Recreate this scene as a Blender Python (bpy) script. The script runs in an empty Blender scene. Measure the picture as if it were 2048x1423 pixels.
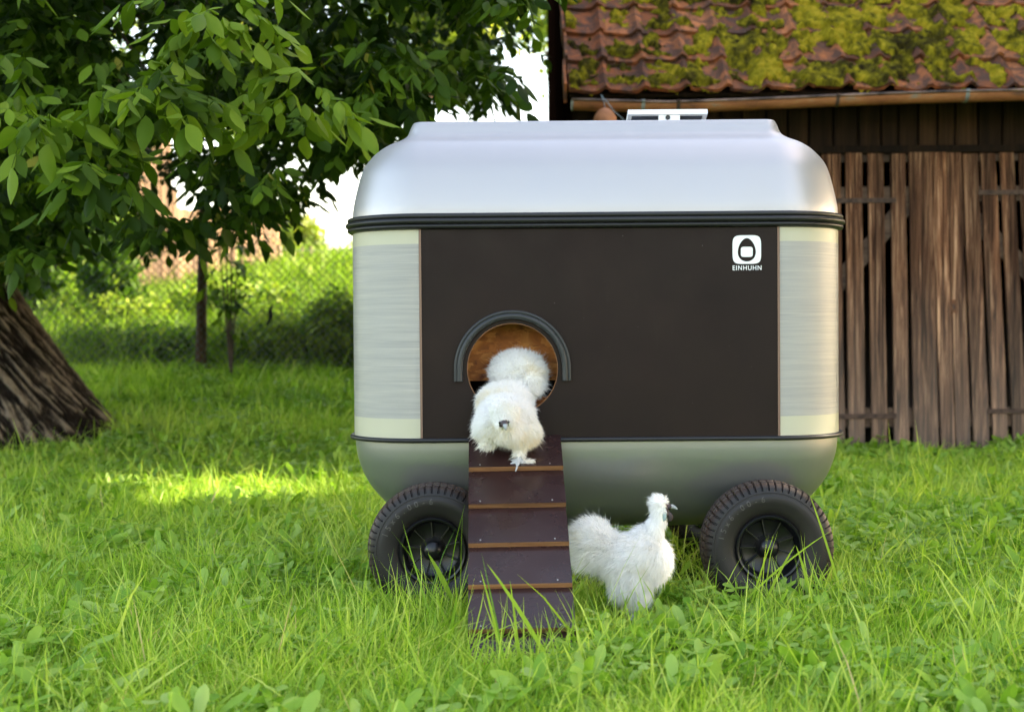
import bpy, bmesh, math, random
import numpy as np
from mathutils import Vector, Matrix, noise as mnoise

random.seed(7)
rng = np.random.default_rng(11)
SC = bpy.context.scene
COL = SC.collection
R = math.radians

# ------------------------------------------------------------------ camera
F = 2813.0
H0 = 0.89
PITCH, ROLL = R(1.24), R(-0.45)
RM = (Matrix.Rotation(R(90) - PITCH, 3, 'X') @ Matrix.Rotation(ROLL, 3, 'Z'))
cam = bpy.data.cameras.new('camera')
cam.sensor_width = 36.0
cam.lens = 36.0 * F / 2048.0
cam.clip_start, cam.clip_end = 0.05, 2000
cam.dof.use_dof = True
cam.dof.focus_distance = 4.32
cam.dof.aperture_fstop = 3.2
cam.dof.aperture_blades = 0
camo = bpy.data.objects.new('camera', cam)
camo.matrix_world = Matrix.Translation((0, 0, H0)) @ RM.to_4x4()
COL.objects.link(camo)
SC.camera = camo

def P(px, py, Y):
    """photo pixel (2048 wide) and a distance into the scene -> point"""
    d = RM @ Vector(((px - 1024) / F, -(py - 711.5) / F, -1.0))
    return Vector((0, 0, H0)) + d * (Y / d.y)

RMn = np.array(RM)
def proj(p):
    q = (np.asarray(p, float) - np.array([0, 0, H0])) @ RMn
    return 1024 + F * q[..., 0] / -q[..., 2], 711.5 - F * q[..., 1] / -q[..., 2]

# ------------------------------------------------------------------ light
SUN_EL, SUN_AZ = R(32), R(74)          # azimuth from +Y towards +X
SUN = np.array([math.sin(SUN_AZ) * math.cos(SUN_EL), math.cos(SUN_AZ) * math.cos(SUN_EL), math.sin(SUN_EL)])
w = bpy.data.worlds.new('World'); SC.world = w; w.use_nodes = True
nt = w.node_tree
sky = nt.nodes.new('ShaderNodeTexSky'); sky.sky_type = 'NISHITA'; sky.sun_disc = False
sky.sun_elevation = SUN_EL; sky.sun_rotation = SUN_AZ
sky.air_density = 1.0; sky.dust_density = 1.6; sky.ozone_density = 1.0
nt.nodes['Background'].inputs['Strength'].default_value = 0.15
wb = nt.nodes.new('ShaderNodeMix'); wb.data_type = 'RGBA'; wb.blend_type = 'MULTIPLY'; wb.inputs[0].default_value = 1.0
wb.inputs[7].default_value = (1.22, 1.0, 0.80, 1)          # camera white-balanced for open shade
nt.links.new(sky.outputs[0], wb.inputs[6]); nt.links.new(wb.outputs[2], nt.nodes['Background'].inputs['Color'])
sl = bpy.data.lights.new('sun', 'SUN'); sl.energy = 4.0; sl.angle = R(0.53); sl.color = (1.0, 0.86, 0.66)
so = bpy.data.objects.new('sun', sl)
so.rotation_euler = Vector(tuple(-SUN)).to_track_quat('-Z', 'Y').to_euler()
so.location = (8, 4, 10); COL.objects.link(so)
SC.view_settings.view_transform = 'Standard'; SC.view_settings.look = 'None'
SC.view_settings.exposure = 2.68; SC.view_settings.gamma = 1.0
SC.cycles.use_denoising = True
SC.cycles.max_bounces = 10; SC.cycles.diffuse_bounces = 7; SC.cycles.glossy_bounces = 3
SC.cycles.transmission_bounces = 6; SC.cycles.transparent_max_bounces = 8
SC.cycles.sample_clamp_indirect = 6
SC.cycles.use_adaptive_sampling = True; SC.cycles.adaptive_threshold = 0.02

# ------------------------------------------------------------------ helpers
def sstep(a, b, x):
    t = np.clip((np.asarray(x, float) - a) / (b - a), 0, 1)
    return t * t * (3 - 2 * t)

def _hash(ix, iy, iz, seed):
    h = (ix.astype(np.int64) * 374761393 + iy.astype(np.int64) * 668265263 + iz.astype(np.int64) * 2147483647 + seed * 974711)
    h = (h ^ (h >> 13)) * 1274126177
    h = h ^ (h >> 16)
    return (h & 0xFFFFFF) / float(0xFFFFFF)

def vnoise(p, s=1.0, seed=0):
    p = np.asarray(p, float) * s + 100.37
    i = np.floor(p); f = p - i; f = f * f * (3 - 2 * f); i = i.astype(np.int64)
    r = 0
    for dx in (0, 1):
        for dy in (0, 1):
            for dz in (0, 1):
                wgt = (f[..., 0] if dx else 1 - f[..., 0]) * (f[..., 1] if dy else 1 - f[..., 1]) * (f[..., 2] if dz else 1 - f[..., 2])
                r = r + wgt * _hash(i[..., 0] + dx, i[..., 1] + dy, i[..., 2] + dz, seed)
    return r

def fbm(p, s=1.0, o=4, seed=0):
    r, a, t = 0, 1.0, 0
    for k in range(o):
        r = r + a * vnoise(p, s * 2 ** k, seed + k * 17); t += a; a *= 0.5
    return r / t

def mesh_np(name, V, Fc, mat=None, smooth=True, attrs=None, mats=None, midx=None):
    """V (n,3); Fc (m,k) int or list of faces"""
    me = bpy.data.meshes.new(name)
    if isinstance(Fc, np.ndarray):
        m, k = Fc.shape
        me.vertices.add(len(V)); me.vertices.foreach_set('co', np.asarray(V, np.float32).ravel())
        me.loops.add(m * k); me.loops.foreach_set('vertex_index', Fc.astype(np.int32).ravel())
        me.polygons.add(m)
        me.polygons.foreach_set('loop_start', np.arange(0, m * k, k, dtype=np.int32))
        me.update(calc_edges=True)
    else:
        me.from_pydata([tuple(v) for v in V], [], Fc); me.update()
    if smooth:
        me.polygons.foreach_set('use_smooth', np.ones(len(me.polygons), bool))
    for mm in (mats or ([mat] if mat else [])):
        me.materials.append(mm)
    if midx is not None:
        me.polygons.foreach_set('material_index', np.asarray(midx, np.int32))
    for k2, v in (attrs or {}).items():
        a = me.attributes.new(k2, 'FLOAT', 'POINT'); a.data.foreach_set('value', np.asarray(v, np.float32))
    return me

def link(name, me, parent=None):
    o = bpy.data.objects.new(name, me); COL.objects.link(o)
    if parent is not None:
        o.parent = parent
        o.matrix_parent_inverse = parent.matrix_world.inverted() if False else Matrix.Translation(-parent.location)
    return o

def tag(o, label=None, cat=None, group=None, kind=None):
    if label: o['label'] = label
    if cat: o['category'] = cat
    if group: o['group'] = group
    if kind: o['kind'] = kind
    return o

def thing(name, label, cat, loc=(0, 0, 0), group=None):
    o = bpy.data.objects.new(name, None); o.location = loc; o.empty_display_size = 0.1
    COL.objects.link(o)
    return tag(o, label, cat, group)

class MB:
    """collects geometry of one mesh object"""
    def __init__(s): s.V = []; s.F = []; s.M = []; s.n = 0
    def add(s, V, Fc, m=0):
        V = np.asarray(V, float)
        s.V.append(V); s.F += [tuple(int(i) + s.n for i in f) for f in Fc]; s.M += [m] * len(Fc); s.n += len(V)
    def box(s, x0, x1, y0, y1, z0, z1, m=0, bevel=0.0, rot=None, about=None):
        b = bevel
        if b <= 0:
            V = [(x, y, z) for z in (z0, z1) for y in (y0, y1) for x in (x0, x1)]
            Fc = [(0, 2, 3, 1), (4, 5, 7, 6), (0, 1, 5, 4), (2, 6, 7, 3), (0, 4, 6, 2), (1, 3, 7, 5)]
        else:
            bm = bmesh.new()
            bmesh.ops.create_cube(bm, size=1.0)
            for v in bm.verts:
                v.co = Vector(((x0 + x1) / 2 + v.co.x * (x1 - x0), (y0 + y1) / 2 + v.co.y * (y1 - y0), (z0 + z1) / 2 + v.co.z * (z1 - z0)))
            bmesh.ops.bevel(bm, geom=bm.edges[:], offset=b, segments=2, profile=0.6, affect='EDGES')
            bm.verts.index_update()
            V = [tuple(v.co) for v in bm.verts]; Fc = [tuple(v.index for v in f.verts) for f in bm.faces]
            bm.free()
        V = np.array(V, float)
        if rot is not None:
            c = np.array(about if about is not None else V.mean(0)); V = (V - c) @ np.array(rot).T + c
        s.add(V, Fc, m)
    def tube(s, pts, rad, n=8, m=0, cap=True):
        pts = np.asarray(pts, float); k = len(pts)
        rad = np.broadcast_to(np.asarray(rad, float), (k,))
        d = np.gradient(pts, axis=0); d /= np.linalg.norm(d, axis=1)[:, None] + 1e-12
        ref = np.array([0, 0, 1.0]) if abs(d[0][2]) < 0.9 else np.array([1.0, 0, 0])
        V = []
        u = np.cross(d[0], ref); u /= np.linalg.norm(u)
        for i in range(k):
            u = u - d[i] * np.dot(u, d[i]); u /= np.linalg.norm(u) + 1e-12
            v = np.cross(d[i], u)
            a = np.linspace(0, 2 * np.pi, n, endpoint=False)
            V.append(pts[i] + rad[i] * (np.cos(a)[:, None] * u + np.sin(a)[:, None] * v))
        V = np.concatenate(V)
        Fc = [(i * n + j, i * n + (j + 1) % n, (i + 1) * n + (j + 1) % n, (i + 1) * n + j) for i in range(k - 1) for j in range(n)]
        if cap: Fc += [tuple(range(n))[::-1], tuple((k - 1) * n + j for j in range(n))]
        s.add(V, Fc, m)
    def build(s, name, mats, parent=None, smooth=False, angle=None):
        V = np.concatenate(s.V)
        me = mesh_np(name, V, s.F, smooth=smooth, mats=mats if isinstance(mats, list) else [mats], midx=s.M)
        if angle is not None:
            me.polygons.foreach_set('use_smooth', np.ones(len(me.polygons), bool))
            me.set_sharp_from_angle(angle=R(angle))
        return link(name, me, parent)

# ------------------------------------------------------------------ materials
def mat(name):
    m = bpy.data.materials.new(name); m.use_nodes = True
    n = m.node_tree
    return m, n, n.nodes['Principled BSDF'], n.links.new

def node(n, t, **kw):
    x = n.nodes.new(t)
    for k, v in kw.items():
        if k.startswith('i_'):
            key = k[2:]; key = int(key) if key.isdigit() else key
            x.inputs[key].default_value = v
        else: setattr(x, k, v)
    return x

def ramp(n, fac, stops, interp='LINEAR'):
    r = n.nodes.new('ShaderNodeValToRGB'); cr = r.color_ramp; cr.interpolation = interp
    while len(cr.elements) > 1: cr.elements.remove(cr.elements[-1])
    cr.elements[0].position = stops[0][0]; cr.elements[0].color = (*stops[0][1], 1)
    for p, c in stops[1:]:
        e = cr.elements.new(p); e.color = (*c, 1)
    n.links.new(fac, r.inputs[0]); return r.outputs[0]

def coords(n, scale=(1, 1, 1), rot=(0, 0, 0), kind='Object'):
    tc = n.nodes.new('ShaderNodeTexCoord'); mp = n.nodes.new('ShaderNodeMapping')
    mp.inputs['Scale'].default_value = scale; mp.inputs['Rotation'].default_value = rot
    n.links.new(tc.outputs[kind], mp.inputs[0]); return mp.outputs[0]

def ntex(n, vec, scale=5, detail=4, rough=0.55, dist=0.0):
    t = node(n, 'ShaderNodeTexNoise', i_Scale=scale, i_Detail=detail, i_Roughness=rough, i_Distortion=dist)
    n.links.new(vec, t.inputs['Vector']); return t.outputs[0]

def bump(n, b, h, strength=0.3, dist=0.01):
    x = node(n, 'ShaderNodeBump', i_Strength=strength, i_Distance=dist)
    n.links.new(h, x.inputs['Height']); n.links.new(x.outputs[0], b.inputs['Normal']); return x

def mixc(n, fac, a, b, mode='MIX'):
    x = n.nodes.new('ShaderNodeMix'); x.data_type = 'RGBA'; x.blend_type = mode
    for s, v in ((0, fac), (6, a), (7, b)):
        if hasattr(v, 'is_linked') or hasattr(v, 'links'): n.links.new(v, x.inputs[s])
        else: x.inputs[s].default_value = v if s == 0 else (*v, 1)
    return x.outputs[2]

def simple(name, col, rough=0.5, metal=0.0, var=0.0, scale=20, bmp=0.0, bscale=60, spec=0.5):
    m, n, b, L = mat(name)
    b.inputs['Base Color'].default_value = (*col, 1)
    b.inputs['Roughness'].default_value = rough; b.inputs['Metallic'].default_value = metal
    b.inputs['Specular IOR Level'].default_value = spec
    v = coords(n)
    if var:
        f = ntex(n, v, scale, 5)
        c = ramp(n, f, [(0.3, tuple(x * (1 - var) for x in col)), (0.7, tuple(min(1, x * (1 + var)) for x in col))])
        L(c, b.inputs['Base Color'])
    if bmp: bump(n, b, ntex(n, v, bscale, 4), bmp, 0.004)
    return m

def foliage(name, stops, transl=0.35, rough=0.5, spec=0.35, tcol=(1.15, 1.25, 0.55), attr='tint'):
    m, n, b, L = mat(name)
    a = node(n, 'ShaderNodeAttribute', attribute_name=attr)
    c = ramp(n, a.outputs['Fac'], stops)
    L(c, b.inputs['Base Color']); b.inputs['Roughness'].default_value = rough
    b.inputs['Specular IOR Level'].default_value = spec
    t = n.nodes.new('ShaderNodeBsdfTranslucent')
    L(mixc(n, 1.0, c, tcol, 'MULTIPLY'), t.inputs[0])
    mx = n.nodes.new('ShaderNodeMixShader'); mx.inputs[0].default_value = transl
    L(b.outputs[0], mx.inputs[1]); L(t.outputs[0], mx.inputs[2])
    L(mx.outputs[0], n.nodes['Material Output'].inputs[0])
    return m

GRASS = foliage('grass_blades', [(0.0, (0.11, 0.24, 0.014)), (0.35, (0.25, 0.42, 0.030)), (0.65, (0.39, 0.54, 0.06)), (0.93, (0.54, 0.64, 0.13)), (1.0, (0.66, 0.50, 0.26))], 0.48, 0.45)
WEED = foliage('weed_leaves', [(0.0, (0.14, 0.29, 0.02)), (0.5, (0.26, 0.43, 0.045)), (1.0, (0.40, 0.54, 0.14))], 0.45, 0.5)
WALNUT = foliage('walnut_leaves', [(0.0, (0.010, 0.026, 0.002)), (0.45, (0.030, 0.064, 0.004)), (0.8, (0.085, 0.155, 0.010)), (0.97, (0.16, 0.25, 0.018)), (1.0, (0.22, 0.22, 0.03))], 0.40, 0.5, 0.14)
HEDGE = foliage('hedge_leaves', [(0.0, (0.05, 0.11, 0.012)), (0.5, (0.14, 0.25, 0.025)), (1.0, (0.32, 0.40, 0.05))], 0.4, 0.6, .2)
LIME = foliage('sunlit_tree_leaves', [(0.0, (0.10, 0.17, 0.02)), (0.5, (0.19, 0.27, 0.03)), (1.0, (0.34, 0.36, 0.05))], 0.4, 0.55)

def wood(name, c0, c1, c2, axis='Z', rough=0.8, sc=1.0):
    m, n, b, L = mat(name)
    s = {'Z': (1, 1, 0.06), 'X': (0.06, 1, 1), 'Y': (1, 0.06, 1)}[axis]
    v = coords(n, tuple(x * sc for x in s))
    f1 = ntex(n, v, 60, 8, 0.65, 1.2); f2 = ntex(n, coords(n, tuple(x * sc for x in s)), 9, 4, 0.5, 0.8)
    c = ramp(n, f1, [(0.25, c0), (0.5, c1), (0.75, c2)])
    c = mixc(n, 0.75, c, ramp(n, f2, [(0.3, (0.35, 0.33, 0.33)), (0.7, (1.25, 1.2, 1.15))]), 'MULTIPLY')
    L(c, b.inputs['Base Color']); b.inputs['Roughness'].default_value = rough
    b.inputs['Specular IOR Level'].default_value = 0.25
    bump(n, b, f1, 0.5, 0.004)
    return m

def board_wood(name, stops, axis='Z'):
    """weathered boards; per-board tone from the attribute 'tone'"""
    m, n, b, L = mat(name)
    v = coords(n, (1, 1, 0.028))
    a = node(n, 'ShaderNodeAttribute', attribute_name='tone')
    off = node(n, 'ShaderNodeVectorMath', operation='SCALE', i_0=(7.0, 3.0, 5.0)); L(a.outputs['Fac'], off.inputs['Scale'])
    ad = node(n, 'ShaderNodeVectorMath', operation='ADD'); L(v, ad.inputs[0]); L(off.outputs[0], ad.inputs[1])
    f1 = ntex(n, ad.outputs[0], 45, 8, 0.65, 1.6)
    f2 = ntex(n, ad.outputs[0], 7, 5, 0.6, 1.0)
    c = ramp(n, f1, stops)
    c = mixc(n, 0.8, c, ramp(n, f2, [(0.32, (0.16, 0.14, 0.14)), (0.5, (0.75, 0.70, 0.68)), (0.68, (1.7, 1.55, 1.42))]), 'MULTIPLY')
    t = ramp(n, a.outputs['Fac'], [(0, (0.5, 0.46, 0.44)), (1, (1.5, 1.4, 1.3))])
    c = mixc(n, 1.0, c, t, 'MULTIPLY')
    # greyer, paler weathering near the bottom where rain splashes
    tc = n.nodes.new('ShaderNodeTexCoord'); sp = n.nodes.new('ShaderNodeSeparateXYZ'); L(tc.outputs['Object'], sp.inputs[0])
    g = node(n, 'ShaderNodeMapRange', i_1=0.1, i_2=1.3, i_3=0.75, i_4=0.0); L(sp.outputs[2], g.inputs[0])
    gg = node(n, 'ShaderNodeMath', operation='MULTIPLY'); L(g.outputs[0], gg.inputs[0]); L(f2, gg.inputs[1])
    c = mixc(n, gg.outputs[0], c, (0.24, 0.20, 0.17))
    L(c, b.inputs['Base Color']); b.inputs['Roughness'].default_value = 0.85
    b.inputs['Specular IOR Level'].default_value = 0.2
    bump(n, b, f1, 0.6, 0.005)
    return m

M_SILVER = None
def silver():
    m, n, b, L = mat('silver_paint')
    b.inputs['Base Color'].default_value = (0.435, 0.42, 0.43, 1)
    b.inputs['Metallic'].default_value = 0.5; b.inputs['Roughness'].default_value = 0.42
    v = coords(n)
    f = ntex(n, v, 900, 2)
    bump(n, b, f, 0.05, 0.0006)
    r = node(n, 'ShaderNodeMapRange', i_1=0.3, i_2=0.7, i_3=0.36, i_4=0.44); L(ntex(n, v, 3, 3), r.inputs[0]); L(r.outputs[0], b.inputs['Roughness'])
    return m
M_SILVER = silver()
def tub_paint():
    m, n, b, L = mat('tub_silver_paint')
    b.inputs['Base Color'].default_value = (0.33, 0.335, 0.33, 1)
    b.inputs['Metallic'].default_value = 0.75; b.inputs['Roughness'].default_value = 0.36
    return m
M_TUB = tub_paint()

def dark_ply(name='film_faced_plywood', base=(0.0135, 0.0072, 0.0056), rough=0.46, spec=.17, streak=.02):
    m, n, b, L = mat(name)
    v = coords(n)
    f = ntex(n, v, 4, 4); c = ramp(n, f, [(0.3, tuple(x * 0.85 for x in base)), (0.7, tuple(x * 1.2 for x in base))])
    L(c, b.inputs['Base Color'])
    b.inputs['Specular IOR Level'].default_value = spec
    # dust specks and faint rubbed streaks
    k = ramp(n, ntex(n, v, 130, 1, .5), [(.80, (0, 0, 0)), (.83, (.5, .5, .5))])
    k2 = ramp(n, ntex(n, coords(n, (1, 1, .12), (0, .25, 0)), 38, 5, .7), [(.60, (0, 0, 0)), (.72, (streak, streak, streak))])
    c2 = mixc(n, k2, mixc(n, k, c, (.30, .28, .25)), (.10, .085, .075)); L(c2, b.inputs['Base Color'])
    w1 = ntex(n, coords(n, (1, 1, 40)), 12, 3); w2 = ntex(n, coords(n, (40, 1, 1)), 12, 3)
    s = node(n, 'ShaderNodeMath', operation='ADD'); L(w1, s.inputs[0]); L(w2, s.inputs[1])
    bump(n, b, s.outputs[0], 0.12, 0.001)
    r = node(n, 'ShaderNodeMapRange', i_1=0.3, i_2=0.7, i_3=rough - 0.06, i_4=rough + 0.08); L(ntex(n, v, 9, 6), r.inputs[0]); L(r.outputs[0], b.inputs['Roughness'])
    return m
M_PLY = dark_ply()
M_RAMP = dark_ply('ramp_film_plywood', (0.028, 0.0125, 0.0115), 0.27, .38, .16)
M_EDGE = wood('plywood_edge', (0.12, 0.05, 0.025), (0.30, 0.15, 0.07), (0.42, 0.24, 0.12), 'X', 0.7)
M_TRIM = simple('brown_trim', (0.20, 0.12, 0.08), 0.5)
M_RUB = simple('black_rubber_seal', (0.013, 0.013, 0.014), 0.42, spec=0.4)
M_SEAL = simple('grey_rubber_arch', (0.026, 0.028, 0.029), 0.45, spec=0.4)
M_WHITE = simple('white_vinyl', (0.82, 0.83, 0.83), 0.4)
M_BLACK = simple('black_plastic', (0.007, 0.007, 0.008), 0.30, spec=0.4)
M_STEEL = simple('dark_chassis_steel', (0.03, 0.03, 0.03), 0.5, 0.3)

def poly_panel():
    m, n, b, L = mat('ribbed_polycarbonate')
    tc = n.nodes.new('ShaderNodeTexCoord'); sp = n.nodes.new('ShaderNodeSeparateXYZ'); L(tc.outputs['Object'], sp.inputs[0])
    v = coords(n, (0.25, 0.25, 100))
    f = ntex(n, v, 9, 3, 0.7); f2 = ntex(n, coords(n, (0.6, 0.6, 14)), 6, 4, 0.6)
    c = ramp(n, f, [(0.25, (0.38, 0.375, 0.36)), (0.5, (0.54, 0.53, 0.50)), (0.75, (0.72, 0.70, 0.65))])
    c = mixc(n, 0.5, c, ramp(n, f2, [(0.3, (0.75, 0.75, 0.78)), (0.7, (1.1, 1.08, 1.02))]), 'MULTIPLY')
    # plain cream bands at top and bottom
    top = node(n, 'ShaderNodeMath', operation='GREATER_THAN', i_1=1.147); L(sp.outputs[2], top.inputs[0])
    bot = node(n, 'ShaderNodeMath', operation='LESS_THAN', i_1=0.600); L(sp.outputs[2], bot.inputs[0])
    a = node(n, 'ShaderNodeMath', operation='MAXIMUM'); L(top.outputs[0], a.inputs[0]); L(bot.outputs[0], a.inputs[1])
    c = mixc(n, a.outputs[0], c, (0.70, 0.68, 0.52))
    L(c, b.inputs['Base Color']); b.inputs['Roughness'].default_value = 0.28
    bump(n, b, f, 0.25, 0.002)
    t = n.nodes.new('ShaderNodeBsdfTranslucent'); L(c, t.inputs[0])
    mx = n.nodes.new('ShaderNodeMixShader'); mx.inputs[0].default_value = 0.35
    L(b.outputs[0], mx.inputs[1]); L(t.outputs[0], mx.inputs[2]); L(mx.outputs[0], n.nodes['Material Output'].inputs[0])
    return m
M_POLY = poly_panel()

def osb():
    m, n, b, L = mat('osb_board')
    v = coords(n, (1, 1, 1))
    vo = node(n, 'ShaderNodeTexVoronoi', i_Scale=16.0, i_Randomness=1.0); 
    vo.distance = 'MINKOWSKI'
    dv = node(n, 'ShaderNodeVectorMath', operation='ADD'); L(v, dv.inputs[0])
    L(vo.outputs['Color'], dv.inputs[1]); L(coords(n, (1, 1, 2.4), (0, 0.5, 0)), vo.inputs['Vector'])
    f = ntex(n, dv.outputs[0], 5, 5, 0.6, 1.5)
    c = ramp(n, f, [(0.3, (0.20, 0.050, 0.006)), (0.5, (0.55, 0.17, 0.02)), (0.7, (0.85, 0.38, 0.08))])
    L(c, b.inputs['Base Color']); b.inputs['Roughness'].default_value = 0.6
    return m
M_OSB = osb()

def tyre_mat():
    m, n, b, L = mat('tyre_rubber')
    v = coords(n)
    f = ntex(n, v, 14, 6, 0.65)
    # brown dust on the tread (outer radius)
    tc = n.nodes.new('ShaderNodeTexCoord'); sp = n.nodes.new('ShaderNodeSeparateXYZ'); L(tc.outputs['Object'], sp.inputs[0])
    cb = n.nodes.new('ShaderNodeCombineXYZ'); L(sp.outputs[0], cb.inputs[0]); L(sp.outputs[2], cb.inputs[2])
    ln = node(n, 'ShaderNodeVectorMath', operation='LENGTH'); L(cb.outputs[0], ln.inputs[0])
    mr = node(n, 'ShaderNodeMapRange', i_1=0.176, i_2=0.190, i_3=0.05, i_4=0.85); L(ln.outputs['Value'], mr.inputs[0])
    mu = node(n, 'ShaderNodeMath', operation='MULTIPLY'); L(mr.outputs[0], mu.inputs[0]); L(f, mu.inputs[1])
    c = mixc(n, mu.outputs[0], (0.012, 0.011, 0.011), (0.085, 0.048, 0.032))
    d2 = ramp(n, ntex(n, v, 6, 5), [(0.45, (0, 0, 0)), (0.75, (0.25, 0.25, 0.25))])
    c = mixc(n, d2, c, (0.04, 0.027, 0.02))
    L(c, b.inputs['Base Color']); b.inputs['Specular IOR Level'].default_value = .35; b.inputs['Roughness'].default_value = 0.5
    bump(n, b, ntex(n, v, 150, 4), 0.15, 0.001)
    return m
M_TYRE = tyre_mat()

def bark(name='walnut_bark', sc=(1, 1, 0.35)):
    m, n, b, L = mat(name)
    a = node(n, 'ShaderNodeAttribute', attribute_name='ridge')
    v = coords(n, sc)
    f = ntex(n, v, 22, 8, 0.7, 0.6)
    s = node(n, 'ShaderNodeMath', operation='MULTIPLY_ADD', i_1=0.55, i_2=-0.05); L(f, s.inputs[0])
    s2 = node(n, 'ShaderNodeMath', operation='MULTIPLY_ADD', i_1=0.6); L(a.outputs['Fac'], s2.inputs[0]); L(s.outputs[0], s2.inputs[2])
    c = ramp(n, s2.outputs[0], [(0.26, (0.005, 0.0035, 0.0025)), (0.48, (0.014, 0.0095, 0.007)), (0.62, (0.050, 0.038, 0.029)), (0.80, (0.22, 0.17, 0.125))])
    L(c, b.inputs['Base Color']); b.inputs['Roughness'].default_value = 0.9; b.inputs['Specular IOR Level'].default_value = 0.15
    bump(n, b, f, 0.8, 0.02)
    return m
M_BARK = bark()
M_BRANCH = simple('branch_bark', (0.075, 0.055, 0.042), 0.85, var=0.4, scale=30)

# ------------------------------------------------------------------ strips: grass blades, leaves, plumes
def nrm(a): return a / (np.linalg.norm(a, axis=-1, keepdims=True) + 1e-12)

def strips(base, d, bend, side, Ln, W, prof, cols=2, fold=0.0, tint=None):
    """N tapered strips. prof: list of (t, w). cols=3 adds a raised midrib."""
    N = len(base); prof = np.array(prof, float); K = len(prof)
    t = prof[:, 0][None, :, None]; wv = prof[:, 1][None, :, None]
    Ln = np.broadcast_to(Ln, (N,))[:, None, None]; W = np.broadcast_to(W, (N,))[:, None, None]
    c = base[:, None] + d[:, None] * Ln * t + bend[:, None] * Ln * t * t
    nn = nrm(np.cross(d, side))[:, None]
    off = side[:, None] * W * wv
    if cols == 2:
        V = np.stack([c - off, c + off], 2)
    else:
        lift = nn * W * wv * fold
        V = np.stack([c - off + lift, c, c + off + lift], 2)
    C = cols
    V = V.reshape(-1, 3)
    f = []
    for i in range(K - 1):
        for j in range(C - 1):
            f.append((i * C + j, i * C + j + 1, (i + 1) * C + j + 1, (i + 1) * C + j))
    f = np.array(f)
    Fc = (f[None] + (np.arange(N) * K * C)[:, None, None]).reshape(-1, 4)
    T = None if tint is None else np.repeat(tint, K * C)
    return V, Fc, T

def merge(parts):
    Vs, Fs, Ts, n = [], [], [], 0
    for V, Fc, T in parts:
        Vs.append(V); Fs.append(Fc + n); n += len(V); Ts.append(T if T is not None else np.zeros(len(V)))
    return np.concatenate(Vs), np.concatenate(Fs), np.concatenate(Ts)

LEAF = [(0, .06), (.12, .5), (.32, .95), (.5, 1.0), (.7, .8), (.88, .36), (1, .02)]
LEAF_LO = [(0, .08), (.3, .9), (.65, .85), (1, .03)]
BLADE = [(0, .8), (.35, 1), (.7, .7), (1, .05)]

def rand_dirs(N, up=0.0):
    v = rng.normal(size=(N, 3)); v[:, 2] += up; return nrm(v)

def perp(d):
    r = nrm(rng.normal(size=d.shape)); return nrm(np.cross(d, r))

# ------------------------------------------------------------------ terrain
def gz(x, y):
    x = np.asarray(x, float); y = np.asarray(y, float)
    fx = np.maximum(1 - sstep(-1.6, 0.1, x), sstep(15, 22, y))
    r = np.interp(y, [-50, 8.3, 9.5, 12.5, 14, 18, 26, 40, 80, 300, 900], [0, 0, .17, .50, .78, 1.25, 1.95, 2.95, 4.6, 9.0, 12])
    pp = np.stack([x, y, 0 * x], -1)
    return fx * r + (vnoise(pp, 0.9, 3) - 0.5) * 0.05 * (sstep(5.4, 7.5, y) + sstep(4.0, 3.0, y) * 0)

def build_ground():
    m, n, b, L = mat('soil_and_turf')
    v = coords(n)
    f = ntex(n, v, 14, 8, 0.65); g = ntex(n, v, 0.25, 5, 0.6); h = ntex(n, v, 60, 4, 0.7)
    c = ramp(n, f, [(0.3, (0.035, 0.06, 0.012)), (0.55, (0.07, 0.12, 0.02)), (0.75, (0.12, 0.17, 0.035))])
    far = ramp(n, g, [(0.3, (0.11, 0.19, 0.03)), (0.7, (0.20, 0.27, 0.05))])
    far = mixc(n, 0.5, far, ramp(n, h, [(0.3, (0.7, 0.7, 0.7)), (0.7, (1.2, 1.2, 1.1))]), 'MULTIPLY')
    tc = n.nodes.new('ShaderNodeTexCoord'); sp = n.nodes.new('ShaderNodeSeparateXYZ'); L(tc.outputs['Object'], sp.inputs[0])
    mr = node(n, 'ShaderNodeMapRange', i_1=17.0, i_2=24.0, i_3=0.0, i_4=1.0); L(sp.outputs[1], mr.inputs[0])
    L(mixc(n, mr.outputs[0], c, far), b.inputs['Base Color']); b.inputs['Roughness'].default_value = 0.95
    b.inputs['Specular IOR Level'].default_value = 0.1
    bump(n, b, f, 0.6, 0.03)
    xs = np.concatenate([np.linspace(-900, -14, 26), np.arange(-13.5, 13.6, 0.3), np.linspace(14, 900, 26)])
    ys = np.concatenate([np.linspace(-300, -7, 10), np.arange(-6, 30, 0.3), np.linspace(30.5, 100, 40), np.linspace(110, 900, 30)])
    X, Y = np.meshgrid(xs, ys); Z = gz(X, Y)
    V = np.stack([X, Y, Z], -1).reshape(-1, 3)
    nx, ny = len(xs), len(ys)
    i = np.arange(nx - 1)[None] + (np.arange(ny - 1) * nx)[:, None]; i = i.ravel()
    Fc = np.stack([i, i + 1, i + nx + 1, i + nx], 1)
    tag(link('ground', mesh_np('ground', V, Fc, m)), kind='structure')
build_ground()

# things the grass must not grow through: wheels, ramp foot
CX, CY, HX, HY, RC = 0.275, 4.955, 0.795, 0.555, 0.235
WHX = (P(865, 1100, 4.30).x, P(1541, 1100, 4.30).x); WHZ = 0.198; WR = 0.196
BIRD = P(1268, 1240, 4.2)

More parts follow.
